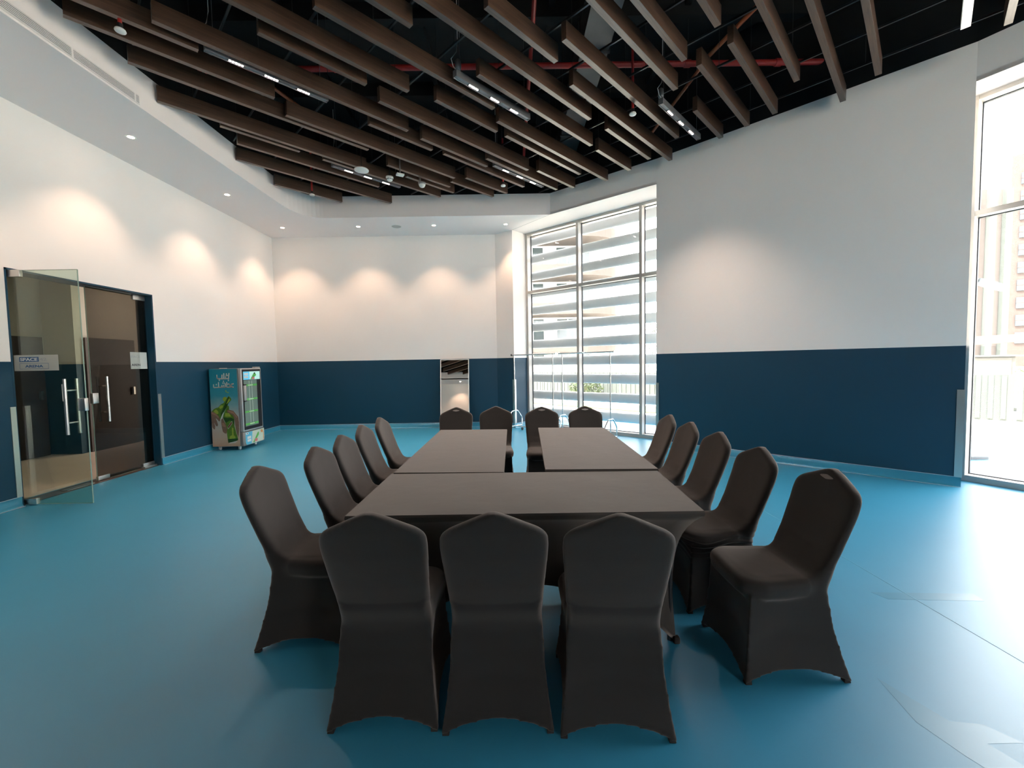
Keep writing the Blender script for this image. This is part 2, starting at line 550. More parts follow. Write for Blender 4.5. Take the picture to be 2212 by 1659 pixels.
DW1 = (2.35, -2.02)
window('window_1', P_C, DW1, 1, [.028, 1.40, 2.80, 4.2], 3.14, HS)
window('window_2', (5.43, 5.02), (.47, -.883), 1, [.03, 2.0, 3.75], 3.16, HS)

window('fill_window', (5.4, YR - .03), (-1, 0), 1, [.0, 1.9], 3.16, HS - .2)  # unseen window added behind the camera to let in fill light

# ------------------------------------------------------------------ corridor beyond the doors
mb = MB()
mb.box((-8.4, 2.0, -.1), (XL - .25, 13, -.002))
mb.build('floor_corridor', M['corrfloor'])['kind'] = 'structure'
mb = MB()
mb.box((-8.5, 2.0, 0), (-8.3, 7.55, HW), 1); mb.box((-8.5, 2.0, HW), (-8.3, 7.55, 3.2), 0)
mb.box((-8.5, 7.55, 0), (-7.75, 13, HW), 1); mb.box((-8.5, 7.55, HW), (-7.75, 13, 3.2), 0)
mb.box((-8.5, 1.9, 0), (XL - .25, 2.0, 3.2), 0)
mb.box((-8.5, 12.9, 0), (XL - .25, 13, 3.2), 1)
mb.build('wall_corridor', [M['corrwall'], M['navy']])['kind'] = 'structure'
MB().box((-8.5, 1.9, 3.2), (XL - .25, 13, 3.3)).build('ceiling_corridor', M['corrwall'])['kind'] = 'structure'
d3 = empty('door_3', (-7.74, 8.2, 0)); d3['kind'] = 'structure'
MB().box((0, -.5, 0), (.03, .5, 2.1)).build('door_panel', M['corrdoor'], d3)
MB().box((.03, .38, 1.0), (.07, .42, 1.15)).build('door_handle', M['steel'], d3)
d4 = empty('door_4', (-8.29, 7.0, 0)); d4['kind'] = 'structure'
MB().box((0, -.45, 0), (.03, .5, 2.1)).build('door_panel', M['corrdoor'], d4)
MB().box((.03, .38, 1.0), (.07, .42, 1.15)).build('door_handle', M['steel'], d4)
MB().box((-.005, -.5, .0), (.02, .5, .1)).build('baseboard_corridor', M['corrwall']).location = (-7.74, 9.6, 0)
bpy.data.objects['baseboard_corridor']['kind'] = 'structure'
for y in (5.2, 8.4):
    lp = bpy.data.lights.new('corridor_light', 'AREA')
    lp.energy = 3; lp.size = .5; lp.color = (1, .85, .7)
    lo = bpy.data.objects.new('corridor_light', lp); COL.objects.link(lo); lo.location = (-6.9, y, 3.17)
# restroom sign on the corridor wall
def flat(poly, T, mi=0, z0=0, z1=.001, mb=None):
    mb = mb or MB()
    return mb.prism(poly, z0, z1, mi, T)
def T_face(origin, ux, uy):
    ux = Vector(ux).normalized(); uy = Vector(uy).normalized(); un = ux.cross(uy)
    return Matrix(((ux.x, uy.x, un.x, origin[0]), (ux.y, uy.y, un.y, origin[1]), (ux.z, uy.z, un.z, origin[2]), (0, 0, 0, 1)))
rs = empty('restroom_sign', (-7.735, 7.75, 1.53))
tag(rs, 'small black restroom sign with two white figures seen through the closed glass door', 'sign')
T0 = T_face((0, 0, 0), (0, 1, 0), (0, 0, 1))
MB().prism([(0, 0), (.32, 0), (.32, .26), (0, .26)], -.012, .0, 0, T0).build('sign_plate', M['dark'], rs)
for i, x in enumerate((.09, .23)):
    f = MB()
    f.prism([(x + .018 * math.cos(k * PI / 6), .2 + .018 * math.sin(k * PI / 6)) for k in range(12)], .0005, .003, 0, T0)
    if i == 0: f.prism([(x - .035, .05), (x + .035, .05), (x + .015, .175), (x - .015, .175)], .0005, .003, 0, T0)
    else: f.prism([(x - .015, .05), (x + .015, .05), (x + .03, .175), (x - .03, .175)], .0005, .003, 0, T0)
    f.build('pictogram', M['plastic'], rs)

# ------------------------------------------------------------------ lettering helper
def text_mesh(txt, size, T, material, parent, name='lettering', bold=0, fitw=None):
    cu = bpy.data.curves.new(name, 'FONT')
    cu.body = txt; cu.size = size; cu.extrude = .0006; cu.offset = bold; cu.align_x = 'CENTER'
    tmp = bpy.data.objects.new(name, cu); COL.objects.link(tmp)
    dg = bpy.context.evaluated_depsgraph_get(); dg.update()
    me = bpy.data.meshes.new_from_object(tmp.evaluated_get(dg))
    bpy.data.objects.remove(tmp)
    sx = 1
    if fitw:
        xs = [v.co.x for v in me.vertices]
        sx = fitw / (max(xs) - min(xs))
    for v in me.vertices: v.co = T @ Vector((v.co.x * sx, v.co.y, v.co.z))
    me.materials.clear(); me.materials.append(material)
    o = bpy.data.objects.new(name, me); COL.objects.link(o); o.parent = parent
    return o
M['signblue'] = mat('sign_blue', (.02, .09, .22), .5)
M['signgrey'] = mat('sign_grey', (.35, .36, .36), .5)
M['sticker'] = mat('sticker_film', (.42, .44, .40), .5)
M['signlight'] = mat('sign_light', (.62, .64, .6), .5)

def glass_leaf(name, loc, ang, width, gm, label, sticker_full):
    """leaf in local x 0..width, faces +-y"""
    r = empty(name, loc, ang); r['kind'] = 'structure'; r['label'] = label
    MB().box((.0, -.006, .012), (width, .006, 2.62)).build('glass_panel', gm, r)
    e_ = MB()
    e_.box((width - .0005, -.0062, .012), (width + .0015, .0062, 2.62)); e_.box((0, -.0062, 2.619), (width, .0062, 2.6215)); e_.box((0, -.0062, .010), (width, .0062, .0125))
    e_.build('glass_edge', M['glassedge'], r)
    # long pull handle pair
    for s_ in (-1, 1):
        h = MB().cyl((width - .16, s_ * .065, .80), (width - .16, s_ * .065, 1.42), .016, 14)
        for z in (.93, 1.29):
            h.cyl((width - .16, 0, z), (width - .16, s_ * .065, z), .009, 10)
        h.build('pull_handle', M['steel'], r)
    MB().bevbox((width - .075, -.022, 1.06), (width + .004, .022, 1.2), .004).build('lock_case', M['steel'], r)
    MB().bevbox((0, -.018, 2.55), (.2, .018, 2.625), .003).build('hinge_patch', M['steel'], r)
    MB().bevbox((0, -.018, .012), (.2, .018, .075), .003).build('hinge_patch', M['steel'], r)
    return r

# open leaf, swung ninety degrees into the room
dl = glass_leaf('door_1', (XL - .07, 4.70, 0), 0, .82, M['leafglass'], 'frameless glass door leaf standing open into the room', True)
Ts = T_face((0, -.0075, 0), (1, 0, 0), (0, 0, 1))
def prect(x0, y0, x1, y1): return [(x0, y0), (x1, y0), (x1, y1), (x0, y1)]
st = MB().prism(prect(.06, 1.515, .55, 1.69), 0, .0008, 0, Ts).build('door_sticker', M['sticker'], dl)
MB().prism(prect(.12, 1.615, .335, 1.668), .001, .0018, 0, Ts).build('blue_panel', M['signblue'], st)
text_mesh('SPACE', .045, Ts @ Matrix.Translation((.225, 1.626, .0022)), M['signlight'], st, bold=.0012, fitw=.19)
text_mesh('42', .045, Ts @ Matrix.Translation((.385, 1.626, .0015)), M['signgrey'], st, bold=.0012, fitw=.08)
text_mesh('ARENA', .038, Ts @ Matrix.Translation((.28, 1.553, .0015)), M['signblue'], st, bold=.0012, fitw=.2)
bo = MB()
for q in (prect(.12, 1.535, .44, 1.538), prect(.12, 1.595, .44, 1.598), prect(.12, 1.535, .123, 1.598), prect(.437, 1.535, .44, 1.598)): bo.prism(q, .001, .0015, 0, Ts)
bo.build('sticker_border', M['signblue'], st)
MB().prism(prect(.565, 1.17, .605, 1.36), 0, .001, 0, Ts).build('pull_sticker', M['signlight'], dl)
# closed leaf
dr = glass_leaf('door_2', (XL - .112, 6.53, 0), -PI / 2, .90, M['doorglass'], 'closed smoked glass door leaf', False)
Tc = T_face((0, .0075, 0), (-1, 0, 0), (0, 0, 1))
st = MB().prism(prect(-.30, 1.515, -.02, 1.765), 0, .0008, 0, Tc).build('door_sticker', M['sticker'], dr)  # sticker, with part of a reflection in the glass painted in
text_mesh('PACE', .05, Tc @ Matrix.Translation((-.21, 1.68, .0012)), M['signgrey'], st, bold=.001, fitw=.15)
text_mesh('AREN', .045, Tc @ Matrix.Translation((-.21, 1.56, .0012)), M['dark'], st, bold=.001, fitw=.15)
MB().prism(prect(-.14, 1.515, -.02, 1.765), .0014, .002, 0, Tc).build('white_band', M['signlight'], st)
MB().box((-.02, -.02, 0), (.0, .02, 2.6)).build('door_jamb_strip', M['navy'], dr)
MB().bevbox((.74, -.02, .012), (.9, .02, .07), .003).build('foot_patch', M['steel'], dr)
# threshold and floor spring cover
mb = MB().box((XL - .25, DY0 + .02, .0), (XL - .03, DY1 - .02, .006))
structure('trim_5', mb, M['corrdoor'])
mb = MB().box((XL - .16, 5.2, .006), (XL - .07, 5.55, .014)).box((XL - .14, 6.3, .006), (XL - .05, 6.52, .03))
structure('trim_6', mb, M['steel'])
es = MB()
Te = T_face((XL - .18, 5.0, 2.42), (0, 1, 0), (0, 0, 1))

# ------------------------------------------------------------------ stainless corner guards
def guard(x, y, a1, a2, label, w=.05, z0=.11, z1=1.12):
    o = empty('corner_guard', (x, y, z0))
    mb = MB()
    for a in (a1, a2):
        d = Vector((math.cos(a), math.sin(a), 0))
        T = Matrix.Rotation(a, 4, 'Z')
        mb.box((-.003, -.0035, 0), (w, .0035, z1 - z0), 0, T)
    g = mb.build('guard', M['steel'])
    g.name = 'corner_guard'; g.location = (x, y, z0)
    bpy.data.objects.remove(o)
    tag(g, label, 'corner guard', 'stainless corner guards')
    return g
guard(XL + .004, DY0 + .004, -PI / 2, PI, 'brushed steel corner guard on the door jamb at the open leaf')
guard(XL + .004, DY1 - .004, PI / 2, PI, 'brushed steel corner guard on the door jamb nearest the drinks fridge')
_a = math.atan2(P_A[1] - P_B[1], P_A[0] - P_B[0])
guard(P_B[0], P_B[1] - .006, _a, PI / 4, 'slim steel corner guard behind the far clothes rack')
_w = math.atan2(W2[1] - W1[1], W2[0] - W1[0])
guard(W1[0] - .004, W1[1] - .004, _w, _w + PI / 2, 'steel corner guard right of the louvred window')
guard(W2[0] - .002, W2[1] - .006, _w + PI, PI / 4, 'steel corner guard beside the bright right-hand window', w=.06)

# ------------------------------------------------------------------ ceiling battens
BAT = [(-8.20, 2.46, 3.66), (-7.60, 1.76, 4.39), (-7.06, 1.66, 3.84), (-6.70, 1.39, 2.38), (-6.585, .74, 3.36), (-6.705, 2.72, 4.92), (-5.96, .45, 3.09),
       (-5.85, 1.93, 4.61), (-6.20, 3.53, 4.77), (-6.36, 3.97, 4.98), (-5.575, .0, 1.72), (-5.27, -1.0, .94), (-5.11, .57, 3.24), (-5.32, 2.78, 3.78),
       (-4.60, 1.30, 2.39), (-4.375, .1, 2.80), (-3.93, 1.57, 3.75), (-4.78, 2.64, 5.31), (-4.29, 3.12, 4.14), (-5.15, 3.48, 4.73), (-5.285, 3.97, 5.75),
       (-6.0, 4.65, 5.65), (-5.705, 4.74, 5.73), (-4.95, 4.54, 6.29), (-4.68, 5.44, 6.46), (-4.275, 4.30, 6.08), (-4.095, 3.97, 6.63), (-3.595, 3.20, 5.41),
       (-3.61, 5.58, 6.57), (-3.52, 1.2, 2.31), (-3.225, 2.16, 4.83), (-2.865, 2.67, 3.67), (-2.98, 4.09, 6.73), (-2.615, 3.48, 6.13), (-3.195, 5.18, 6.44),
       (-2.17, 2.8, 5.05), (-1.895, 2.0, 4.64), (-1.815, 4.82, 6.54), (-2.175, 5.64, 6.60), (-1.48, 2.65, 4.41), (-1.47, 4.73, 6.48), (-1.125, 3.2, 5.92),
       (-.805, 4.13, 6.80), (-.45, 3.7, 6.47), (.50, 4.6, 6.43)]
BLAB = ['short dark wood ceiling batten in the far left corner nearest the curved fascia', 'long dark wood batten second from the curved fascia, left end before the white fascia',
 'dark wood ceiling batten between the access point light bar and the far left battens', 'thin short batten tucked behind the long one left of the curved fascia',
 'long dark wood ceiling batten starting over the end of the air grille', 'dark wood ceiling batten passing behind the white access point disc',
 'long dark wood batten starting beyond the left pendant sprinkler', 'long dark wood batten right of the left light bar, ending over the room centre',
 'dark wood ceiling batten just above the smoke detector', 'thin batten ending above the white dome sensor', 'dark wood batten behind the left pendant sprinkler, from the top left corner',
 'dark wood batten in line with and leading into the left light bar', 'long dark wood batten running just right of the left light bar', 'short batten beyond the end of the left light bar',
 'short batten under the long red pipe, left half of the ceiling', 'wide looking dark batten from the top edge, ending at the red pipe left of centre', 'long dark batten left of the central light bar',
 'long dark batten from below the red pipe to the far centre of the ceiling', 'short batten directly below the central light bar', 'dark batten ending at the far light bar',
 'dark batten left of the far light bar', 'short far batten above the mirror, left of its neighbour', 'short far batten with a sprinkler hanging before it', 'dark batten right of the far light bar',
 'short far batten ending at the corner over the louvred window', 'thin batten behind the long one over the louvred window, pale underside', 'long batten ending over the left half of the louvred window',
 'long pale bottomed batten right of the central light bar', 'short batten ending over the right half of the louvred window', 'batten end at the top edge above the central light bar',
 'long batten crossing the top edge near the vertical red pipe', 'short batten at the top edge beside the vertical red pipe', 'long batten passing left of the right pendant sprinkler, ending on the right wall',
 'long batten between the right sprinkler and the right light bar', 'pale bottomed batten with its end touching the right wall top, right of the louvred window', 'pale bottomed batten crossing the top edge left of the red pipe fork',
 'broad brown batten at the top edge ending above the red pipe fork', 'long batten starting right of the red pipe fork', 'short batten just right of the right light bar', 'batten end at the top edge, centre right',
 'batten right of the red pipe fork, ending on the grey right wall', 'batten at the top edge ending just below the right end of the red pipe', 'long batten with pale end tip lying before the right wall',
 'nearly vertical batten left of the cream light strip', 'dark batten end in the top right corner over the tall window']
for k_, (s_, t0_, t1_) in enumerate(((-2.9, -2.2, .4), (-2.3, -2.9, -.3), (-1.7, -3.4, -.8), (-1.1, -4.0, -1.4), (-.5, -4.6, -2.0), (.1, -5.0, -2.4), (.7, -4.4, -1.8), (1.3, -3.8, -1.2), (-1.95, -.2, 1.6), (-1.3, -1.0, 1.6), (-.7, -1.6, 1.0), (-.1, -2.0, .6))):
    BAT.append((s_, t0_, t1_))
    BLAB.append(('first', 'second', 'third', 'fourth', 'fifth', 'sixth', 'seventh', 'eighth', 'ninth', 'tenth', 'eleventh', 'last')[k_] + ' dark batten behind the camera, seen only in the standing mirror')
ZB = 4.70
for (s_, t0, t1), lb in zip(BAT, BLAB):
    L = t1 - t0
    s_c = s_ - .03
    x = (t0 + s_c) * R2; y = (t0 - s_c) * R2
    mb = MB().box((0, -.03, 0), (L, .03, .18))
    o = mb.build('ceiling_batten', M['wood'], bevel=.002)
    o.location = (x, y, ZB); o.rotation_euler = (0, 0, PI / 4)
    tag(o, lb, 'ceiling batten', 'dark wood battens hanging under the black ceiling')
RAILW = ['over the door, farthest left of the rails', 'next to the leftmost rail', 'third rail from the left of the ceiling', 'fourth rail, above the left sprinkler', 'crossing behind the left light bar', 'sixth from the left',
         'seventh rail, crossing behind the white disc', 'at the near end of the central light bar', 'ninth rail, crossing the red pipe mid ceiling', 'tenth rail, beyond the central light bar', 'second rail from the right wall', 'nearest the right wall top']
# support rails across the battens
for k, t in enumerate((-.1, .5, 1.1, 1.7, 2.3, 2.9, 3.5, 4.1, 4.7, 5.3, 5.9, 6.5)):
    # limits inside the void
    ss = []
    s_ = -9.
    while s_ < 3.5:
        x = (t + s_) * R2; y = (t - s_) * R2
        if x > XF + .1 and y < YF - .1 and x + y < 9.75 and y > -3.5: ss.append(s_)
        s_ += .05
    if not ss: continue
    mb = MB()
    a = Vector(((t + ss[0]) * R2, (t - ss[0]) * R2, 4.882)); b = Vector(((t + ss[-1]) * R2, (t - ss[-1]) * R2, 4.882))
    T = Matrix.Translation(a) @ Matrix.Rotation(-PI / 4, 4, 'Z')
    L = (b - a).length
    mb.box((0, -.009, 0), (L, .009, .022), 0, T)
    o = mb.build('ceiling_rail', M['railgrey'])
    tag(o, 'thin dark rail crossing above the battens, ' + RAILW[k], 'rail', 'support rails over the ceiling battens')
    for q in range(int(L / 1.2) + 1):
        p = a + (b - a).normalized() * min(q * 1.2 + .2, L - .05)
        MB().cyl((p.x, p.y, 4.905), (p.x, p.y, HD), .003, 6).build('hanger_rod', M['railgrey'], o)

# ------------------------------------------------------------------ light bars
def light_bar():
    r = empty('light_bar')
    b = MB()
    b.box((0, -.03, .0), (1.22, -.025, .075)); b.box((0, .025, .0), (1.22, .03, .075)); b.box((0, -.03, .07), (1.22, .03, .075))
    b.box((0, -.025, .012), (1.22, .025, .02)); b.box((0, -.03, 0), (.004, .03, .075)); b.box((1.216, -.03, 0), (1.22, .03, .075))
    b.build('housing', M['dullalu'], r)
    for k in range(3):
        c = .275 + k * .335
        md = MB().box((c - .075, -.022, .004), (c + .075, .022, .0115)).build('led_module', M['blackm'], r)
        for j in range(5):
            x = c - .056 + j * .028
            MB().cyl((x, 0, .0005), (x, 0, .0038), .0105, 10).build('led_lens', M['whiteled'], md)
    for x in (.08, 1.14):
        MB().cyl((x, 0, .075), (x, 0, 1.05), .0025, 6).build('suspension_wire', M['dullalu'], r)
    cb = MB().tube([(.06, .0, .075), (.0, .02, .12), (-.02, .03, .2), (.03, .0, .28), (.05, 0, .4), (.05, 0, .9)], .004, 6)
    cb.build('power_cable', M['plastic'], r)
    MB().lathe([(0, 0), (.03, .0), (.035, .02), (.035, .09), (.02, .11), (0, .11)], (.08, .035, .13), 12).build('driver_box', M['dullalu'], r)
    return r
LB = [(-5.24, .98, 'black light bar with three lit LED clusters on the left of the ceiling'), (-3.82, 3.03, 'central grey light bar with three lit LED clusters'),
      (-2.45, 5.19, 'light bar with three lit LED clusters near the top of the right wall'), (-5.08, 4.79, 'small looking light bar with three lit clusters over the louvred window corner'),
      (-6.86, 2.91, 'dim looking light bar behind the white access point disc')]
proto = light_bar()
for i, (s_, t0, lb) in enumerate(LB):
    o = proto if i == 0 else copy_tree(proto)
    o.location = ((t0 + s_) * R2, (t0 - s_) * R2, ZB - .0); o.rotation_euler = (0, 0, PI / 4)
    tag(o, lb, 'light', 'LED light bars hanging between the battens')
    la = bpy.data.lights.new('bar_light', 'SPOT'); la.energy = 38; la.color = (1, .78, .64); la.shadow_soft_size = .04
    la.spot_size = math.radians(95); la.spot_blend = 1
    lo = bpy.data.objects.new('bar_light', la); COL.objects.link(lo); lo.parent = o; lo.location = (.61, 0, -.01)
o = empty('linear_light', ((5.0 + .18) * R2, (5.0 - .18) * R2, ZB), PI / 4)
tag(o, 'cream linear light strip at the top right of the ceiling', 'light')
MB().box((0, -.035, .0), (1.19, .035, .07)).build('housing', M['frost'], o)
MB().box((.01, -.03, -.004), (1.18, .03, .0)).build('diffuser', mat('cream_faint_glow', (.8, .72, .62), .5, emit=.35), o)  # the strip is unlit; a faint glow is put into its diffuser

# ------------------------------------------------------------------ pipes, duct, sprinklers, sensors
def pipe(pts, r, m, label, name='sprinkler_pipe', couplings=()):
    mb = MB().tube(pts, r, 14)
    o = mb.build(name, m)
    for c, d in couplings:
        d = Vector(d).normalized(); c = Vector(c)
        MB().cyl(c - d * .04, c + d * .04, r * 1.3, 14).build('coupling', m, o)
    tag(o, label, 'pipe')
    return o
YP, ZP = 5.72, 5.4
pipe([(-4.0, YP, ZP), (4.3, YP, ZP)], .036, M['red'], 'long red sprinkler pipe running straight across the ceiling void', couplings=[((x, YP, ZP), (1, 0, 0)) for x in (-2.2, .3, 1.3, 2.4, 3.6)])
pipe([(.34, 1.0, ZP + .1), (.34, 8.4, ZP + .1)], .026, M['red'], 'thin red pipe running away from the camera, vertical looking at the top centre')
pipe([(2.62, YP, ZP), (2.3, 6.9, 5.1), (2.2, 7.1, 5.1)], .022, M['orange'], 'orange primed branch pipe slanting down from the red pipe fork')
pipe([(2.62, YP, ZP + .03), (3.3, 4.2, 5.75)], .026, M['orange'], 'orange primed branch pipe rising toward the camera at the red pipe fork')
pipe([(-3.35, YP, ZP), (-3.0, 6.6, 5.35), (-2.9, 6.9, 5.3)], .024, M['orange'], 'orange branch pipe between the battens at the left')
pipe([(4.0, 4.2, 5.3), (4.6, 3.2, 5.5)], .026, M['red'], 'short red pipe piece near the top edge right of centre')
mb = MB().box((.98, 4.2, 5.50), (1.34, 8.5, 5.86))
for y in (4.6, 5.6, 6.6, 7.6): mb.box((.96, y, 5.48), (1.36, y + .04, 5.88))
tag(mb.build('air_duct', M['duct'], bevel=.004), 'dark grey sheet metal air duct above the battens', 'duct')
mb = MB().box((-.9, 1.5, 5.8), (-.2, 5.0, 6.05))
for y in (1.9, 2.9, 3.9): mb.box((-.92, y, 5.78), (-.18, y + .04, 6.07))
tag(mb.build('air_duct', M['black'], bevel=.004), 'wide black air duct near the top centre', 'duct')

def sprinkler(x, y, z, top, label):
    r = empty('pendant_sprinkler', (x, y, z))
    tag(r, label, 'sprinkler', 'pendant sprinklers')
    MB().cyl((0, 0, .06), (0, 0, top - z), .016, 12).build('drop_pipe', M['red'], r)
    MB().cyl((0, 0, .03), (0, 0, .07), .022, 12).build('sprinkler_body', M['blackm'], r)
    MB().lathe([(0, .0), (.04, 0), (.044, .008), (.04, .02), (.02, .03), (0, .03)], (0, 0, 0), 20).build('cover_plate', M['plastic'], r)
    return r
sprinkler(-3.50, 4.01, 4.59, 5.4, 'white capped red pendant sprinkler at the top left near the air grille')
sprinkler(1.60, 5.44, 4.60, 5.4, 'white capped red pendant sprinkler right of centre')
sprinkler(-.063, 7.50, 4.59, 5.4, 'small pendant sprinkler in front of the far battens')
sprinkler(-3.45, 7.62, 4.53, 5.4, 'pendant sprinkler hanging before the far left batten')
ap = empty('access_point', (-2.31, 6.87, 4.6))
tag(ap, 'flat white access point disc hanging at a batten end', 'access point')
MB().lathe([(0, 0), (.09, .0), (.11, .008), (.112, .02), (.1, .032), (0, .035)], (0, 0, 0), 32).build('disc', M['plastic'], ap)
MB().cyl((0, 0, .035), (0, 0, 1.2), .008, 8).build('drop_rod', M['blackm'], ap)
sd = empty('smoke_detector', (-1.95, 7.18, 4.57))
tag(sd, 'white dome smoke detector hanging on a thin rod', 'smoke detector')
MB().lathe([(0, 0), (.03, .0), (.045, .015), (.055, .035), (.06, .045), (.06, .07), (0, .072)], (0, 0, 0), 24).build('head', M['plastic'], sd)
v = MB()
for k in range(12):
    a = k * PI / 6
    v.box((-.006, .048, .018), (.006, .056, .034), 0, Matrix.Rotation(a, 4, 'Z'))
v.build('vents', M['dark'], sd)
MB().cyl((0, 0, .07), (0, 0, 1.2), .009, 8).build('drop_rod', M['blackm'], sd)
es_ = empty('emergency_light', (-1.73, 7.0, 4.58), .5)
tag(es_, 'small square white emergency light between the smoke detector and dome sensor', 'emergency light')
MB().bevbox((-.06, -.045, 0), (.06, .045, .025), .005).build('lamp_box', M['plastic'], es_)
MB().box((-.045, -.03, -.004), (.045, .03, 0)).build('lens', M['frost'], es_)
MB().cyl((0, 0, .025), (0, 0, .3), .012, 8).build('bracket', M['dullalu'], es_)
ds = empty('dome_camera', (-1.47, 7.46, 4.57))
tag(ds, 'white dome camera on an angled bracket under the far battens', 'camera')
MB().lathe([(0, 0), (.02, .002), (.04, .012), (.052, .03), (.056, .045), (.056, .06), (0, .062)], (0, 0, 0), 24).build('dome', M['plastic'], ds)
MB().lathe([(.056, .05), (.066, .06), (.066, .085), (0, .09)], (0, 0, 0), 24).build('housing', M['dullalu'], ds)
MB().box((-.05, -.02, .085), (-.02, .02, .28)).build('bracket', M['dullalu'], ds)
se = empty('cable_sensor', (-.98, 4.1, 4.95))
tag(se, 'small white junction connector hanging on a cable above the central light bar', 'connector')
MB().bevbox((-.02, -.02, 0), (.02, .02, .09), .006, 0, Matrix.Rotation(.6, 4, 'Y')).build('connector_body', M['plastic'], se)
MB().tube([(.04, 0, .08), (.2, -.05, .2), (.45, -.1, .35), (.6, -.1, .75)], .004, 6).build('cable', M['dullalu'], se)

# speaker disc + downlights in the soffit
sp = empty('ceiling_speaker', (-2.405, 9.27, HS))
tag(sp, 'round flush grey ceiling speaker between two downlights over the back wall', 'speaker')
MB().lathe([(0, -.004), (.085, -.004), (.092, -.006), (.1, -.002), (.1, 0)], (0, 0, 0), 32).build('grille', M['spkr'], sp)
MB().lathe([(.098, -.006), (.106, -.006), (.108, 0)], (0, 0, 0), 32).build('rim', M['frost'], sp)
def downlight(x, y, label, power=20):
    r = empty('downlight', (x, y, HS))
    tag(r, label, 'downlight', 'warm recessed downlights in the white soffit')
    MB().lathe([(.036, -.003), (.05, -.004), (.056, -.001), (.056, 0)], (0, 0, 0), 28).build('trim_ring', M['frost'], r)
    MB().lathe([(0, -.0015), (.036, -.0015), (.036, .0)], (0, 0, 0), 24).build('lamp_lens', M['warmled'], r)
    la = bpy.data.lights.new('downlight_lamp', 'SPOT')
    la.energy = power; la.color = (1, .66, .45); la.shadow_soft_size = .03
    la.spot_size = math.radians(97); la.spot_blend = .6
    lo = bpy.data.objects.new('downlight_lamp', la); COL.objects.link(lo); lo.parent = r; lo.location = (0, 0, -.012)
for (x, y, lb) in ((-4.83, 5.59, 'recessed warm downlight nearest the camera over the left wall'), (-4.84, 7.45, 'recessed warm downlight over the left wall above the drinks fridge'),
                   (-4.85, 9.24, 'recessed warm downlight in the far left corner of the soffit'), (-3.22, 9.24, 'recessed warm downlight left of the ceiling speaker'),
                   (-1.59, 9.24, 'recessed warm downlight above the leaning mirror'), (-.04, 9.24, 'recessed warm downlight beside the louvred window recess')):
    downlight(x, y, lb)
for (x, y, lb) in ((-4.83, 3.75, 'recessed warm downlight over the glass doors, outside the frame'), (-4.83, 1.9, 'recessed warm downlight left of the camera, second beyond the doors'), (-4.83, .1, 'recessed warm downlight level with the camera over the left wall'), (-4.83, -1.8, 'recessed warm downlight behind the camera over the left wall'),
        (-2.9, -4.45, 'leftmost recessed warm downlight over the rear wall'), (-1.1, -4.45, 'second recessed warm downlight over the rear wall, seen in the mirror'), (.7, -4.45, 'middle recessed warm downlight over the rear wall'), (2.5, -4.45, 'fourth recessed warm downlight over the rear wall'), (4.4, -4.45, 'rightmost recessed warm downlight over the rear wall')):
    downlight(x, y, lb)

# linear air grille on the left fascia
g = empty('air_grille', (XF + .001, 0, 0))
tag(g, 'long white linear slot air grille set in the left fascia', 'air grille')
G0, G1, GZ0, GZ1 = -1.5, 4.96, 4.527, 4.615
fm = MB()
fm.box((0, G0, GZ0 - .008), (.006, G1 + .008, GZ0)); fm.box((0, G0, GZ1), (.006, G1 + .008, GZ1 + .008)); fm.box((0, G1, GZ0), (.006, G1 + .008, GZ1))
fm.build('grille_frame', M['soffit'], g)
MB().box((-.001, G0, GZ0), (.0005, G1, GZ1)).build('slot_backing', M['slot'], g)
for k in range(6):
    z = GZ0 + .007 + k * .0148
    MB().box((.0005, G0, z - .0034), (.007, G1, z + .0034)).build('blade', M['soffit'], g)
for y in (4.9, 4.22, 3.6, 2.9, 2.2):
    MB().box((.0, y, GZ0), (.0072, y + .018, GZ1)).build('crossbar', M['soffit'], g)

# ------------------------------------------------------------------ furniture: banquet chair in a stretch cover
def remeshed(mb, voxel, smooth=4):
    me = bpy.data.meshes.new('tmp'); me.from_pydata(mb.v, [], mb.f)
    o = bpy.data.objects.new('tmp', me); COL.objects.link(o)
    r = o.modifiers.new('r', 'REMESH'); r.mode = 'VOXEL'; r.voxel_size = voxel; r.use_smooth_shade = True
    s = o.modifiers.new('s', 'SMOOTH'); s.factor = .5; s.iterations = smooth
    dg = bpy.context.evaluated_depsgraph_get(); dg.update()
    out = bpy.data.meshes.new_from_object(o.evaluated_get(dg))
    bpy.data.objects.remove(o)
    return out

def interp(tab, x):
    for (x0, y0), (x1, y1) in zip(tab[:-1], tab[1:]):
        if x <= x1:
            return y0 + (y1 - y0) * max(0, min(1, (x - x0) / (x1 - x0)))
    return tab[-1][1]

ZT = .952
def back_y(z):  # centre plane of the backrest (rear slope)
    return interp([(.32, -.115), (.40, -.128), (.44, -.136), (.50, -.160), (.60, -.206), (.75, -.262), (.87, -.300), (ZT, -.320)], z)
def back_w(z):
    return interp([(.32, .185), (.40, .195), (.46, .197), (.55, .199), (.65, .206), (.75, .213), (.80, .216), (.84, .213), (.86, .204), (.880, .182), (.898, .142), (.918, .098), (.934, .062), (.945, .034), (ZT, .010)], z)

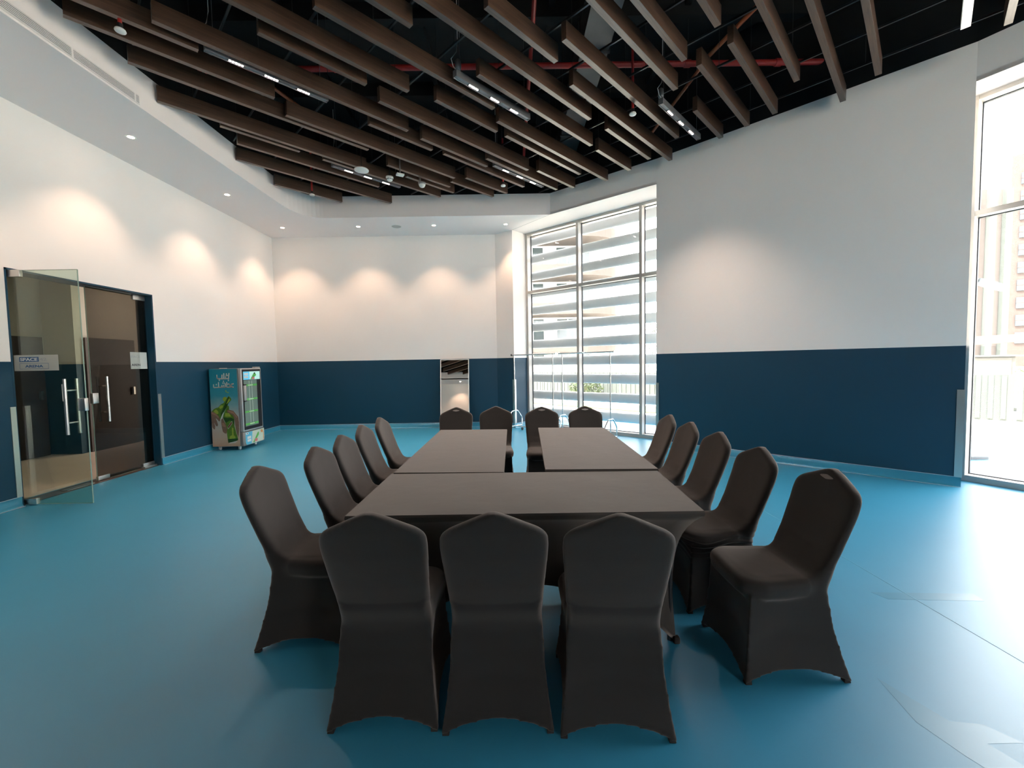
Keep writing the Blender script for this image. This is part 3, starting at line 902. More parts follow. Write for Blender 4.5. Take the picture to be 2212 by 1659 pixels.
def chair_mesh(wrinkle=False):
    mb = MB()
    # backrest: closed stack of rounded slabs
    zs = [.32 + (ZT - .32) * i / 46 for i in range(47)]
    ts = [0, .12, .24, .36, .48, .6, .71, .81, .89, .95, .985]
    ts = [-1] + [-t for t in ts[:0:-1]] + ts + [1]
    rim = [(t, 1) for t in ts] + [(t, -1) for t in ts[-2:0:-1]]
    n = len(rim)
    P = []
    for z in zs:
        w = back_w(z); th = interp([(.32, .03), (.40, .038), (.44, .037), (.5, .033), (.6, .027), (.9, .025), (ZT, .022)], z); cy = back_y(z)
        for (t, sd) in rim:
            P.append((w * t, cy + sd * th * (1 - abs(t) ** 14) ** .5 + .010 * (t * w / .2) ** 2 * max(0, min(1, (z - .42) / .14)), z))
    fs = [(i * n + k, i * n + (k + 1) % n, (i + 1) * n + (k + 1) % n, (i + 1) * n + k) for i in range(len(zs) - 1) for k in range(n)]
    fs += [tuple(range(n))[::-1], tuple(range((len(zs) - 1) * n, len(zs) * n))]
    mb.add(P, fs)
    # fillet between seat and back
    Pf = []
    prof = [(-.16, .40), (-.06, .44), (-.06, .475), (-.105, .49), (-.14, .53), (-.165, .58), (-.19, .60), (-.2, .5)]
    for x in (-.182, .182):
        for (y, z) in prof: Pf.append((x, y, z))
    k = len(prof)
    mb.add(Pf, [tuple(range(k)), tuple(range(k, 2 * k))[::-1]] + [(i, k + i, k + (i + 1) % k, (i + 1) % k) for i in range(k)])
    # seat cushion
    P = []; secs = []
    for (z, e) in ((.385, -.012), (.40, .0), (.44, .006), (.462, 0), (.474, -.018), (.478, -.06)):
        ring = []
        m_ = 32
        for q in range(m_):
            a = 2 * PI * q / m_
            c, s = math.cos(a), math.sin(a)
            yy = .043 + (.198 + e) * (abs(s) ** .42) * (1 if s > 0 else -1)
            ww = interp([(-.2, .185), (0, .205), (.15, .215), (.25, .19)], yy) + e
            xx = ww * (abs(c) ** .35) * (1 if c > 0 else -1)
            ring.append((xx, yy, z + (.004 if yy < 0 else 0)))
        secs.append(ring)
    m_ = 32
    P = [p for r in secs for p in r]
    fs = [(i * m_ + q, i * m_ + (q + 1) % m_, (i + 1) * m_ + (q + 1) % m_, (i + 1) * m_ + q) for i in range(len(secs) - 1) for q in range(m_)]
    fs += [tuple(range(m_))[::-1], tuple(range((len(secs) - 1) * m_, len(secs) * m_))]
    mb.add(P, fs)
    # flared skirt, hollow sides bowed in, hem arched between the feet
    NS = 12; NZ = 16
    def corner(z):
        f = z / .41
        hx = interp([(0, .234), (.12, .216), (.25, .203), (.38, .199), (.42, .199)], z)
        yf = interp([(0, .252), (.1, .236), (.25, .222), (.36, .214), (.42, .214)], z)
        yr = interp([(0, -.254), (.1, -.224), (.2, -.196), (.3, -.173), (.38, -.166), (.42, -.168)], z)
        return hx, yf, yr
    rings = []
    for i in range(NZ + 1):
        kk = i / NZ
        ring = []
        for side in range(4):
            for q in range(NS):
                u = q / NS
                bow = math.sin(PI * u)
                hem = (.05, .055, .05, .055)[side] * (bow ** .8)
                z = hem + (.405 - hem) * kk
                hx, yf, yr = corner(z)
                cs = [(hx, yf), (-hx, yf), (-hx, yr), (hx, yr)]
                a, b = cs[side], cs[(side + 1) % 4]
                x = a[0] + (b[0] - a[0]) * u; y = a[1] + (b[1] - a[1]) * u
                inn = (.010 + .028 * (1 - abs(2 * kk - .9)) ) * bow
                if side == 0: y -= inn * .8
                elif side == 2: y += inn * .5
                elif side == 1: x += inn
                else: x -= inn
                ring.append((x, y, z))
        rings.append(ring)
    m_ = 4 * NS
    P = [p for r in rings for p in r]
    fs = [(i * m_ + q, i * m_ + (q + 1) % m_, (i + 1) * m_ + (q + 1) % m_, (i + 1) * m_ + q) for i in range(NZ) for q in range(m_)]
    c0 = len(P); P.append((0, 0, .09)); c1 = len(P); P.append((0, .02, .405))
    fs += [(c0, (q + 1) % m_, q) for q in range(m_)] + [(c1, NZ * m_ + q, NZ * m_ + (q + 1) % m_) for q in range(m_)]
    mb.add(P, fs)
    me = remeshed(mb, .0062, 14)
    bm = bmesh.new(); bm.from_mesh(me)
    vv = [v for v in bm.verts if .34 < v.co.z < .52 and v.co.y < -.07]
    for _ in range(34): bmesh.ops.smooth_vert(bm, verts=vv, factor=.5, use_axis_x=True, use_axis_y=True, use_axis_z=True)
    vv = [v for v in bm.verts if v.co.z < .085]
    for _ in range(10): bmesh.ops.smooth_vert(bm, verts=vv, factor=.5, use_axis_x=False, use_axis_y=False, use_axis_z=True)
    bm.to_mesh(me); bm.free()
    if wrinkle:
        for v in me.vertices:
            x, y, z = v.co
            if .28 < z < .5 and y > -.2:
                f = 1 - abs(z - .39) / .11
                d = .007 * f * math.sin(z * 190 + x * 9 + y * 14 + 2 * math.sin(y * 21 + x * 5))
                v.co.x += d * (1 if x > 0 else -1) * (1 if abs(x) > .12 else .3)
                v.co.y += d * (1 if y > .1 else 0)
    return me

def split_chair(me):
    """backrest / seat / skirt as three meshes that keep the smooth normals of the whole"""
    nrm = [v.normal.copy() for v in me.vertices]
    def cls(c):
        if c.z > .40 and c.y < back_y(c.z) + .045 + max(0, .5 - c.z) * .2: return 0
        if c.z > .385: return 1
        return 2
    out = []
    groups = {0: [], 1: [], 2: []}
    for p in me.polygons: groups[cls(p.center)].append(p)
    for k, nm in ((0, 'backrest'), (1, 'seat'), (2, 'skirt')):
        idx = {}; vsx = []; nn = []; fs = []
        for p in groups[k]:
            f = []
            for vi in p.vertices:
                if vi not in idx:
                    idx[vi] = len(vsx); vsx.append(me.vertices[vi].co.copy()); nn.append(nrm[vi])
                f.append(idx[vi])
            fs.append(f)
        m2 = bpy.data.meshes.new(nm); m2.from_pydata(vsx, [], fs)
        for p in m2.polygons: p.use_smooth = True
        m2.normals_split_custom_set_from_vertices(nn)
        m2.materials.append(M['chair'])
        out.append(m2)
    return out

def make_chair(wrinkle=False):
    r = empty('banquet_chair')
    for nm, m2 in zip(('backrest', 'seat', 'skirt'), split_chair(chair_mesh(wrinkle))):
        o = bpy.data.objects.new(nm, m2); COL.objects.link(o); o.parent = r
    for (x, y) in ((.212, .228), (-.212, .228), (-.212, -.228), (.212, -.228)):
        sx = 1 if x > 0 else -1; sy = 1 if y > 0 else -1
        mb = MB()
        P = []
        for (z, e_) in ((0, -.001), (.022, -.005), (.045, -.010)):
            ox = x + sx * (.018 + e_); oy = y + sy * (.020 + e_)
            ix = x - sx * .012; iy = y - sy * .012
            P += [(ix, iy, z), (ox, iy, z), (ox, oy, z), (ix, oy, z)]
        fs = []
        for i in range(2):
            for q in range(4): fs.append((i * 4 + q, i * 4 + (q + 1) % 4, i * 4 + 4 + (q + 1) % 4, i * 4 + 4 + q))
        fs += [(3, 2, 1, 0), (8, 9, 10, 11)]
        mb.add(P, fs)
        mb.build('foot_pocket', M['pocket'], r, bevel=.003)
    return r

def handle_hole(r):
    # shallow lens shaped grip on the front of the backrest
    mb = MB()
    n = 20; pts = []
    for k in range(n):
        a = 2 * PI * k / n
        x = .044 * math.cos(a); z = .912 + .0115 * math.sin(a) * (1 - .45 * abs(math.cos(a)))
        pts.append((x, z))
    P = []
    for off in (.0265, .0285):
        for (x, z) in pts: P.append((x, back_y(z) + off, z))
    mb.add(P, [tuple(range(n, 2 * n))] + [(i, (i + 1) % n, n + (i + 1) % n, n + i) for i in range(n)])
    o = mb.build('grip_opening', M['hole'], r)
    o['label'] = 'grey lens shaped grip opening'

# (x, y, heading, label, group, grip)  heading = direction the sitter faces
GA, GB, GC, GD = 'chairs with their backs to the camera', 'chairs along the left side of the tables', 'chairs along the right side of the tables', 'chairs at the far end of the tables'
CH = [(-.553, 1.905, 90, 'black covered banquet chair in the near row, left one, its back to the camera', GA, 0),
      (-.074, 1.885, 90, 'black covered banquet chair in the near row, middle one, its back to the camera', GA, 0),
      (.424, 1.845, 86, 'black covered banquet chair in the near row, right one, with a creased hem corner', GA, 0),
      (-1.145, 2.395, 2, 'black covered chair on the left side nearest the camera, its whole skirt visible', GB, 0),
      (-1.065, 2.93, 0, 'black covered chair second from the camera on the left side of the tables', GB, 0),
      (-1.075, 3.41, 0, 'black covered chair third from the camera on the left side, where the tables meet', GB, 0),
      (-1.105, 3.965, 0, 'black covered chair fourth from the camera on the left side of the tables', GB, 0),
      (-1.095, 4.495, 0, 'black covered chair farthest from the camera on the left side of the tables', GB, 0),
      (1.318, 2.10, 180, 'black covered chair standing clear of the table at the right, nearest the camera', GC, 1),
      (1.285, 2.655, 180, 'black covered chair on the right side with a loose wrinkled cover under the seat', GC, 0),
      (1.31, 3.235, 180, 'black covered chair third from the camera on the right side of the tables', GC, 0),
      (1.32, 3.78, 180, 'black covered chair fourth from the camera on the right side of the tables', GC, 0),
      (1.33, 4.307, 180, 'black covered chair farthest from the camera on the right side of the tables', GC, 0),
      (-.70, 5.08, -90, 'black covered chair at the far end, in front of the leaning mirror', GD, 1),
      (-.19, 5.107, -90, 'black covered chair at the far end, second from the left, left of the table gap', GD, 0),
      (.392, 4.985, -90, 'black covered chair at the far end right of the table gap, front skirt visible', GD, 1),
      (.935, 4.965, -90, 'black covered chair at the far end, before the clothes racks, rightmost', GD, 1)]
chair0 = make_chair(); chairW = make_chair(True)
chairG = copy_tree(chair0); handle_hole(chairG)
used = set()
for (x, y, h, lb, gr, grip) in CH:
    src = chairW if 'wrinkled' in lb else (chairG if grip else chair0)
    if src.name in used: o = copy_tree(src)
    else: o = src; used.add(src.name)
    o.location = (x, y, 0); o.rotation_euler = (0, 0, math.radians(h - 90))
    tag(o, lb, 'chair', gr)

# ------------------------------------------------------------------ tables in stretch covers
def table(q, z1, label):
    """q = corners of the top: near-left, near-right, far-right, far-left"""
    cx = sum(p[0] for p in q) / 4; cy = sum(p[1] for p in q) / 4
    r = empty('folding_table', (cx, cy, 0))
    tag(r, label, 'table', 'tables in black stretch covers')
    Q = [Vector((p[0] - cx, p[1] - cy, 0)) for p in q]
    def bil(u, v): return Q[0] * (1 - u) * (1 - v) + Q[1] * u * (1 - v) + Q[2] * u * v + Q[3] * (1 - u) * v
    Lx = (Q[1] - Q[0]).length; Ly = (Q[3] - Q[0]).length
    # top
    mb = MB(); N = 14
    P = []
    for j in range(N + 1):
        for i in range(N + 1):
            p = bil(i / N, j / N)
            P.append((p.x, p.y, z1 + .0012 * math.sin(i * 1.3 + j * .7) * math.sin(PI * i / N) * math.sin(PI * j / N)))
    mb.add(P, [(j * (N + 1) + i, j * (N + 1) + i + 1, (j + 1) * (N + 1) + i + 1, (j + 1) * (N + 1) + i) for j in range(N) for i in range(N)], 0, True)
    ring = [(i, 0) for i in range(N)] + [(N, j) for j in range(N)] + [(N - i, N) for i in range(N)] + [(0, N - j) for j in range(N)]
    P = []
    for dz, ins in ((0, 0), (-.012, -.003), (-.028, 0)):
        for (i, j) in ring:
            u, v = i / N, j / N
            p = bil(u + (ins / Lx) * (1 - 2 * u), v + (ins / Ly) * (1 - 2 * v)); P.append((p.x, p.y, z1 + dz))
    m_ = len(ring)
    mb.add(P, [(k * m_ + a, k * m_ + (a + 1) % m_, (k + 1) * m_ + (a + 1) % m_, (k + 1) * m_ + a) for k in range(2) for a in range(m_)], 0)
    mb.build('tabletop', M['table'], r)
    # skirt
    NS = 20; NZ = 18
    rings = []
    for k in range(NZ + 1):
        kk = k / NZ
        ringp = []
        for side in range(4):
            for s_ in range(NS):
                u = s_ / NS; bow = math.sin(PI * u)
                hem = .30 * bow ** .7
                z = (z1 - .026) + (hem - (z1 - .026)) * kk
                f = ((z1 - .026) - z) / (z1 - .026)
                inset = .125 * (1 - math.exp(-f / .16)) - .02 * max(0, f - .6) / .4
                inset += .05 * bow * math.sin(PI * min(1, f * 1.15)) ** .7
                ui = inset / Lx; vi = inset / Ly
                uv = [(ui + (1 - 2 * ui) * u, vi), (1 - ui, vi + (1 - 2 * vi) * u), (1 - ui - (1 - 2 * ui) * u, 1 - vi), (ui, 1 - vi - (1 - 2 * vi) * u)][side]
                p = bil(*uv); ringp.append((p.x, p.y, max(z, 0)))
        rings.append(ringp)
    m_ = 4 * NS
    mb = MB()
    mb.add([p for rr in rings for p in rr], [(k * m_ + a, k * m_ + (a + 1) % m_, (k + 1) * m_ + (a + 1) % m_, (k + 1) * m_ + a) for k in range(NZ) for a in range(m_)], 0, True)
    sk = mb.build('skirt', M['table'], r)
    so = sk.modifiers.new('thick', 'SOLIDIFY'); so.thickness = .003
    for (u, v) in ((0, 0), (1, 0), (1, 1), (0, 1)):
        ins = .13
        p = bil(u + (ins / Lx) * (1 - 2 * u), v + (ins / Ly) * (1 - 2 * v))
        MB().cyl((p.x, p.y, .0), (p.x, p.y, z1 - .03), .014, 10).build('leg', M['blackm'], r)
        p2 = bil(u + (.104 / Lx) * (1 - 2 * u), v + (.104 / Ly) * (1 - 2 * v))
        MB().bevbox((p2.x - .017, p2.y - .017, 0), (p2.x + .017, p2.y + .017, .035), .007).build('foot_pocket', M['pocket'], r)
    return r
table([(-.849, 2.095), (.968, 2.075), (1.005, 2.858), (-.842, 2.898)], .755, 'black covered table across the near end, widest in the photo')
table([(-.828, 2.918), (-.055, 2.886), (-.046, 4.75), (-.806, 4.79)], .758, 'black covered table running away from the camera on the left of the gap')
table([(.236, 2.897), (1.012, 2.862), (1.046, 4.69), (.314, 4.765)], .768, 'black covered table running away on the right of the gap, slightly raised near edge')

# ------------------------------------------------------------------ standing mirror
mr = empty('standing_mirror', (-1.29, 9.62, 0))
tag(mr, 'tall narrow leaning mirror with thin white frame before the back wall', 'mirror')
TM = Matrix.Rotation(math.radians(-8), 4, 'X')
w2, hh = .335, 1.625
fr = MB()
fr.box((-w2, -.012, 0), (-w2 + .018, .014, hh), 0, TM); fr.box((w2 - .018, -.012, 0), (w2, .014, hh), 0, TM)
fr.box((-w2, -.012, 0), (w2, .014, .018), 0, TM); fr.box((-w2, -.012, hh - .016), (w2, .014, hh), 0, TM)
fr.build('frame', M['frost'], mr)
MB().box((-w2 + .016, -.004, .016), (w2 - .016, .0, hh - .014), 0, TM).build('mirror_glass', M['mirror'], mr)
MB().box((-w2 + .016, .0005, .016), (w2 - .016, .010, hh - .014), 0, TM).build('back_panel', M['dark'], mr)

# ------------------------------------------------------------------ clothes racks
def rack(a, b, label, cap0=False):
    a = Vector((*a, 0)); b = Vector((*b, 0)); c = (a + b) / 2; d = (b - a); L = d.length
    r = empty('clothes_rack', (c.x, c.y, 0), math.atan2(d.y, d.x))
    tag(r, label, 'clothes rack', 'chrome clothes racks before the louvred window')
    MB().cyl((-L / 2 - .07, 0, 1.675), (L / 2 + .07, 0, 1.675), .0145, 14).build('top_rail', M['chrome'], r)
    for s_ in (-1, 1):
        MB().cyl((s_ * (L / 2 + .07), 0, 1.675), (s_ * (L / 2 + .085), 0, 1.675), .022, 14).build('end_cap', M['rubber'] if cap0 and s_ < 0 else M['chrome'], r)
        x = s_ * L / 2
        MB().cyl((x, 0, .11), (x, 0, 1.675), .012, 12).build('upright', M['chrome'], r)
        MB().tube([(x, -.22, .095), (x, -.22, .27), (x, -.212, .3), (x, -.10, .44), (x, -.075, .455), (x, 0, .458), (x, .075, .455), (x, .10, .44), (x, .212, .3), (x, .22, .27), (x, .22, .095)], .013, 12).build('arch_foot', M['chrome'], r)
        MB().tube([(x, -.22, .12), (x, .22, .12)], .011, 10).build('foot_bar', M['chrome'], r)
        for y in (-.22, .22):
            cs = MB().cyl((x, y, .05), (x, y, .1), .007, 8)
            cs.box((x - .012, y - .006, .03), (x + .012, y + .014, .06))
            w = cs.build('caster', M['dullalu'], r)
            MB().cyl((x - .012, y + .012, .026), (x + .012, y + .012, .026), .026, 16).build('wheel', M['rubber'], w)
    MB().tube([(-L / 2, .0, .12), (L / 2, .0, .12)], .011, 10).build('base_rail', M['chrome'], r)
    return r
rack((.094, 9.19), (.86, 8.43), 'chrome clothes rack on casters in the recess corner, farther left', True)
rack((1.03, 8.27), (1.80, 7.52), 'chrome clothes rack on casters nearer the navy wall on the right')

# ------------------------------------------------------------------ drinks fridge
FX0, FX1, FY0, FY1, FZ0, FZ1 = -5.44, -4.93, 7.62, 8.23, .07, 1.49
M['cab'] = mat('fridge_grey', (.28, .26, .25), .4, metal=.3)
M['ftrim'] = mat('fridge_silver', (.5, .48, .46), .35, metal=.4)
def print_mat():
    m = mat('side_print', (.1, .4, .5), .45)
    nt = m.node_tree; b = nt.nodes['Principled BSDF']
    tc = nt.nodes.new('ShaderNodeTexCoord'); sp_ = nt.nodes.new('ShaderNodeSeparateXYZ')
    nt.links.new(tc.outputs['Object'], sp_.inputs[0])
    mrg = nt.nodes.new('ShaderNodeMapRange'); mrg.inputs['From Min'].default_value = 0; mrg.inputs['From Max'].default_value = 1.42
    n = nt.nodes.new('ShaderNodeTexNoise'); n.inputs['Scale'].default_value = 5; n.inputs['Detail'].default_value = 6
    nt.links.new(tc.outputs['Object'], n.inputs['Vector'])
    ma = nt.nodes.new('ShaderNodeMath'); ma.operation = 'MULTIPLY_ADD'; ma.inputs[1].default_value = .22; ma.inputs[2].default_value = -.11
    nt.links.new(n.outputs[0], ma.inputs[0])
    ad = nt.nodes.new('ShaderNodeMath'); nt.links.new(sp_.outputs[2], ad.inputs[0]); nt.links.new(ma.outputs[0], ad.inputs[1])
    nt.links.new(ad.outputs[0], mrg.inputs[0])
    cr = nt.nodes.new('ShaderNodeValToRGB'); nt.links.new(mrg.outputs[0], cr.inputs[0])
    e_ = cr.color_ramp.elements
    e_[0].position = 0; e_[0].color = (.5, .24, .13, 1)
    e_[1].position = 1; e_[1].color = (.012, .21, .29, 1)
    for p, c in ((.12, (.58, .40, .28)), (.28, (.56, .50, .42)), (.45, (.42, .46, .43)), (.58, (.20, .38, .40)), (.7, (.04, .27, .34)), (.85, (.02, .25, .33))):
        q = e_.new(p); q.color = (*c, 1)
    nt.links.new(cr.outputs[0], b.inputs['Base Color'])
    return m
M['print'] = print_mat()
PR = {n_: mat('print_' + n_, c_, .45, var=v_, vscale=25) for n_, c_, v_ in (('cream', (.62, .6, .54), .02), ('green', (.10, .22, .02), .5), ('darkgreen', (.015, .075, .01), .4), ('lime', (.33, .42, .05), .25),
      ('skin', (.22, .13, .09), .3), ('skinlight', (.36, .2, .13), .2), ('red', (.2, .02, .02), .2), ('sky', (.12, .5, .72), .05), ('pale', (.62, .72, .6), .1), ('pink', (.7, .2, .2), .1), ('black', (.01, .015, .01), 0), ('brightgreen', (.12, .5, .1), .3), ('orange', (.7, .3, .12), .2), ('white', (.75, .8, .78), 0))}
fg = empty('drinks_fridge', (FX0, FY0, 0))
tag(fg, 'glass door drinks fridge with green bottle print on its side against the left wall', 'fridge')
w, d = FX1 - FX0, FY1 - FY0
MB().box((0, 0, FZ0), (w, d, FZ1)).build('cabinet_body', M['cab'], fg, bevel=.004)
sidep = MB().box((.0, -.004, .075), (w - .012, -.0005, FZ1 - .003)).build('side_panel', M['print'], fg)
# helper: photo-crop coordinates on the side panel -> (u,v)
PWm, PHm = w - .012, FZ1 - .078
def uv2(X, Y):
    v = (Y - 190) / 2597.0; u = (X - (35 + (Y - 190) * .047)) / 1065.0
    return (u * PWm, .075 + PHm * (1 - v))
def uv3(X, Y): return uv2(1.1557 * X, 1180 + 1.1557 * Y)
TS = T_face((0, -.0042, 0), (1, 0, 0), (0, 0, 1))
def poly_on(pts, m, name, f, lift=1, parent=sidep):
    P = [f(*p) for p in pts]
    return MB().prism(P, .0003 * lift, .0003 * lift + .0002, 0, TS).build(name, m, parent)
def strokes(lines, wd, f, m, name, dots=(), parent=sidep):
    mb = MB()
    for ln in lines:
        for a, b in zip(ln[:-1], ln[1:]):
            A = Vector(a); B = Vector(b); D = (B - A); D.normalize(); Nn = Vector((-D.y, D.x)) * wd / 2; E_ = D * wd / 2
            q = [A - E_ - Nn, B + E_ - Nn, B + E_ + Nn, A - E_ + Nn]
            mb.prism([f(p.x, p.y) for p in q], .0006, .0016, 0, TS)
    for (x, y, r_) in dots:
        mb.prism([f(x + r_ * math.cos(k * PI / 5), y + r_ * math.sin(k * PI / 5)) for k in range(10)], .0006, .0016, 0, TS)
    return mb.build(name, m, parent)
strokes([[(812, 350), (795, 515)], [(762, 515), (385, 515), (350, 485), (345, 400)], [(614, 352), (612, 515)], [(542, 400), (535, 515)], [(752, 408), (705, 412), (680, 450), (692, 515)]], 40, uv2, PR['cream'], 'lettering', [(714, 360, 24), (790, 572, 26), (440, 565, 24)])
strokes([[(975, 690), (915, 700), (893, 740), (912, 795), (975, 800)], [(725, 645), (718, 800), (905, 800)], [(720, 706), (800, 694), (848, 735), (850, 800)], [(668, 690), (672, 800), (240, 805), (214, 780), (214, 715)], [(602, 740), (602, 800)], [(533, 745), (533, 800)], [(407, 645), (410, 800)]], 38, uv2, PR['cream'], 'lettering', [(573, 660, 23), (627, 660, 23), (600, 600, 22), (322, 708, 26)])
cl = lambda pts, m, nm, l=1: poly_on(pts, m, nm, uv3, l)
cl([(560 + 75 * math.cos(k * PI / 8), 15 + 68 * math.sin(k * PI / 8)) for k in range(16)], PR['lime'], 'lime_slice', 1)
cl([(670, -62), (700, -70), (775, 15), (765, 50), (680, 130), (620, 240), (500, 420), (400, 600), (380, 650), (240, 560), (110, 370), (180, 300), (270, 262), (335, 250), (420, 165), (510, 128), (575, 55)], PR['green'], 'bottle_print', 2)
cl([(670, -62), (640, 20), (600, 90), (560, 150), (520, 230), (470, 330), (420, 420), (420, 520), (500, 420), (620, 240), (680, 130), (700, 60), (690, -30)], PR['darkgreen'], 'bottle_shading', 3)
cl([(690, 0), (740, 30), (660, 130), (600, 160)], PR['lime'], 'bottle_highlight', 4)
cl([(180, 350), (260, 310), (330, 360), (340, 430), (260, 460), (190, 420)], PR['lime'], 'bottle_highlight', 4)
cl([(350, 240), (430, 190), (500, 200), (480, 260), (400, 300)], PR['lime'], 'bottle_highlight', 4)
cl([(640, 190), (690, 220), (700, 330), (760, 430), (840, 500), (865, 560), (870, 800), (930, 1000), (985, 1150), (985, 1215), (900, 1245), (660, 1290), (640, 1180), (615, 1000), (600, 800), (555, 680), (492, 560), (500, 470), (550, 380)], PR['green'], 'bottle_print', 3)
cl([(500, 520), (560, 560), (760, 560), (860, 600), (870, 800), (800, 660), (700, 640), (600, 700), (560, 680), (495, 570)], PR['darkgreen'], 'bottle_shading', 4)
cl([(640, 1180), (985, 1160), (985, 1215), (900, 1245), (660, 1290)], PR['darkgreen'], 'bottle_shading', 5)
cl([(700, 1285), (940, 1235), (960, 1250), (900, 1290), (700, 1310)], PR['cream'], 'bottle_highlight', 6)
cl([(560, 420), (700, 420), (760, 520), (560, 520)], PR['lime'], 'bottle_highlight', 4)
cl([(780, 850), (830, 850), (840, 1060), (900, 1110), (900, 1160), (700, 1170), (710, 1100), (790, 1060)], PR['lime'], 'bottle_highlight', 5)
cl([(640, 830), (765, 665), (798, 652), (792, 735), (655, 890)], PR['cream'], 'bottle_label', 6)
cl([(650, 825), (768, 675), (788, 672), (782, 730), (660, 870)], PR['red'], 'bottle_label', 7)
strokes([[(668, 840), (680, 795), (700, 815)], [(712, 790), (722, 750)], [(735, 770), (745, 725), (760, 740)], [(768, 720), (778, 690)]], 9, uv3, PR['cream'], 'label_lettering')
cl([(95, 368), (180, 385), (290, 450), (360, 520), (402, 620), (375, 660), (335, 640), (290, 590), (245, 560), (290, 660), (322, 760), (295, 805), (250, 785), (190, 690), (228, 800), (215, 892), (180, 880), (130, 825), (105, 700)], PR['skin'], 'hand_print', 8)
cl([(95, 380), (180, 400), (290, 465), (350, 540), (330, 560), (240, 480), (110, 440)], PR['skinlight'], 'hand_highlight', 9)
cl([(620, 345), (690, 320), (840, 358), (920, 450), (1000, 530), (1025, 700), (1030, 920), (1000, 1130), (960, 1050), (920, 900), (885, 700), (860, 545), (800, 470), (700, 432), (640, 400)], PR['skin'], 'hand_print', 8)
cl([(640, 350), (830, 375), (900, 460), (980, 550), (940, 560), (850, 450), (700, 400)], PR['skinlight'], 'hand_highlight', 9)
cl([(430, 600), (485, 570), (520, 640), (600, 780), (625, 900), (605, 1015), (545, 1010), (480, 960), (455, 860), (430, 720)], PR['skin'], 'hand_print', 8)
cl([(450, 700), (520, 700), (580, 800), (560, 830), (460, 800)], PR['skinlight'], 'hand_highlight', 9)
cl([(520, 380), (500, 470), (405, 640), (400, 600), (470, 450)], PR['white'], 'foam_splash', 4)
strokes([[(675, 915), (690, 950), (770, 985)]], 22, uv2, PR['lime'], 'leaf_print', [(775, 982, 20), (688, 915, 18)])
# door side : local +X face at x = w .. plus door slab
MB().bevbox((w + .004, -.0, .33), (w + .06, d, FZ1), .008).build('door_frame', M['ftrim'], fg)
MB().box((w - .002, .01, .335), (w + .005, d - .01, FZ1 - .005)).build('door_seal', M['rubber'], fg)
TD = T_face((w + .0605, 0, 0), (0, 1, 0), (0, 0, 1))
dg_ = MB().prism(prect(.03, .36, d - .025, FZ1 - .02), 0, .002, 0, TD).build('door_glass_border', M['dark'], fg)
# the glazed opening, its lit interior and shelves painted as flat coloured plates
inn = MB().prism(prect(.065, .42, d - .15, 1.27), .0022, .0028, 0, TD).build('cooler_window', mat('cooler_glass', (.20, .27, .235), .25, spec=.5, var=.12, vscale=6), fg)
for z in (.44, .67, .90, 1.16):
    sh = MB().prism(prect(.067, z, d - .152, z + .035), .003, .0045, 0, TD).build('shelf_strip', PR['brightgreen'], inn)
    MB().prism(prect(.19, z + .01, .33, z + .025), .0047, .0052, 0, TD).build('strip_lettering', PR['pale'], sh)
for y in (.22, .3): MB().prism(prect(y, .48, y + .008, 1.26), .0029, .0035, 0, TD).build('rear_rib', PR['pale'], inn)
bn = MB().prism(prect(.06, 1.28, d - .05, 1.43), .0025, .006, 0, TD).build('header_banner', mat('header_banner', (.45, .72, .66), .4, emit=.1, emitc=(.45, .75, .68)), fg)
bl_ = mat('banner_blue', (.12, .55, .8), .4, emit=.08, emitc=(.12, .55, .8))
MB().prism(prect(.06, 1.28, .24, 1.43), .0062, .0066, 0, TD).build('blue_field', bl_, bn)
for z in (1.31, 1.365): MB().prism(prect(.08, z, .2, z + .04), .0068, .0072, 0, TD).build('text_block', PR['white'], bn)
MB().prism([(.26, 1.285), (.31, 1.285), (.45, 1.36), (.40, 1.415), (.37, 1.40)], .0068, .0072, 0, TD).build('bottle_picture', PR['brightgreen'], bn)
MB().prism([(.30, 1.285), (.38, 1.285), (.40, 1.31), (.33, 1.335)], .0075, .0079, 0, TD).build('bottle_label', PR['pink'], bn)
MB().prism([(.37, 1.40), (.40, 1.415), (.42, 1.395), (.39, 1.375)], .0075, .0079, 0, TD).build('bottle_cap', PR['black'], bn)
hd = MB().bevbox((w + .064, .035, .90), (w + .10, .085, 1.18), .008).build('door_handle', M['ftrim'], fg)
MB().bevbox((w + .06, .03, .885), (w + .1, .09, .90), .003).build('handle_end', M['rubber'], hd)
MB().bevbox((w + .06, .03, 1.18), (w + .1, .09, 1.2), .003).build('handle_end', M['rubber'], hd)
MB().bevbox((w - .0, -.005, FZ0), (w + .055, d + .03, .322), .008).build('kick_housing', M['cab'], fg)
TK = T_face((w + .0555, 0, 0), (0, 1, 0), (0, 0, 1))
def rr(x0, y0, x1, y1, r_):
    p = []
    for (cx, cy, a0) in ((x0 + r_, y0 + r_, PI), (x1 - r_, y0 + r_, 1.5 * PI)):
        for k in range(7): p.append((cx + r_ * math.cos(a0 + k * PI / 12), cy + r_ * math.sin(a0 + k * PI / 12)))
    return p + [(x1, y1), (x0, y1)]
kp = MB().prism(rr(.05, FZ0 + .01, d + .02, .31, .06), .0, .004, 0, TK).build('kick_panel', PR['pale'], fg)
MB().prism(rr(.05, FZ0 + .01, .26, .31, .055)[:7] + [(.22, FZ0 + .01), (.26, .31), (.05, .31)], .0042, .0048, 0, TK).build('blue_field', PR['sky'], kp)
for z in (.13, .185): MB().prism(prect(.1, z, .21, z + .045), .005, .0054, 0, TK).build('text_block', PR['white'], kp)
MB().prism([(.26, .09), (.31, .09), (.45, .21), (.46, .27), (.42, .26)], .005, .0054, 0, TK).build('bottle_picture', PR['brightgreen'], kp)
MB().prism([(.31, .10), (.40, .10), (.41, .145), (.34, .16)], .0057, .006, 0, TK).build('bottle_label', PR['pink'], kp)
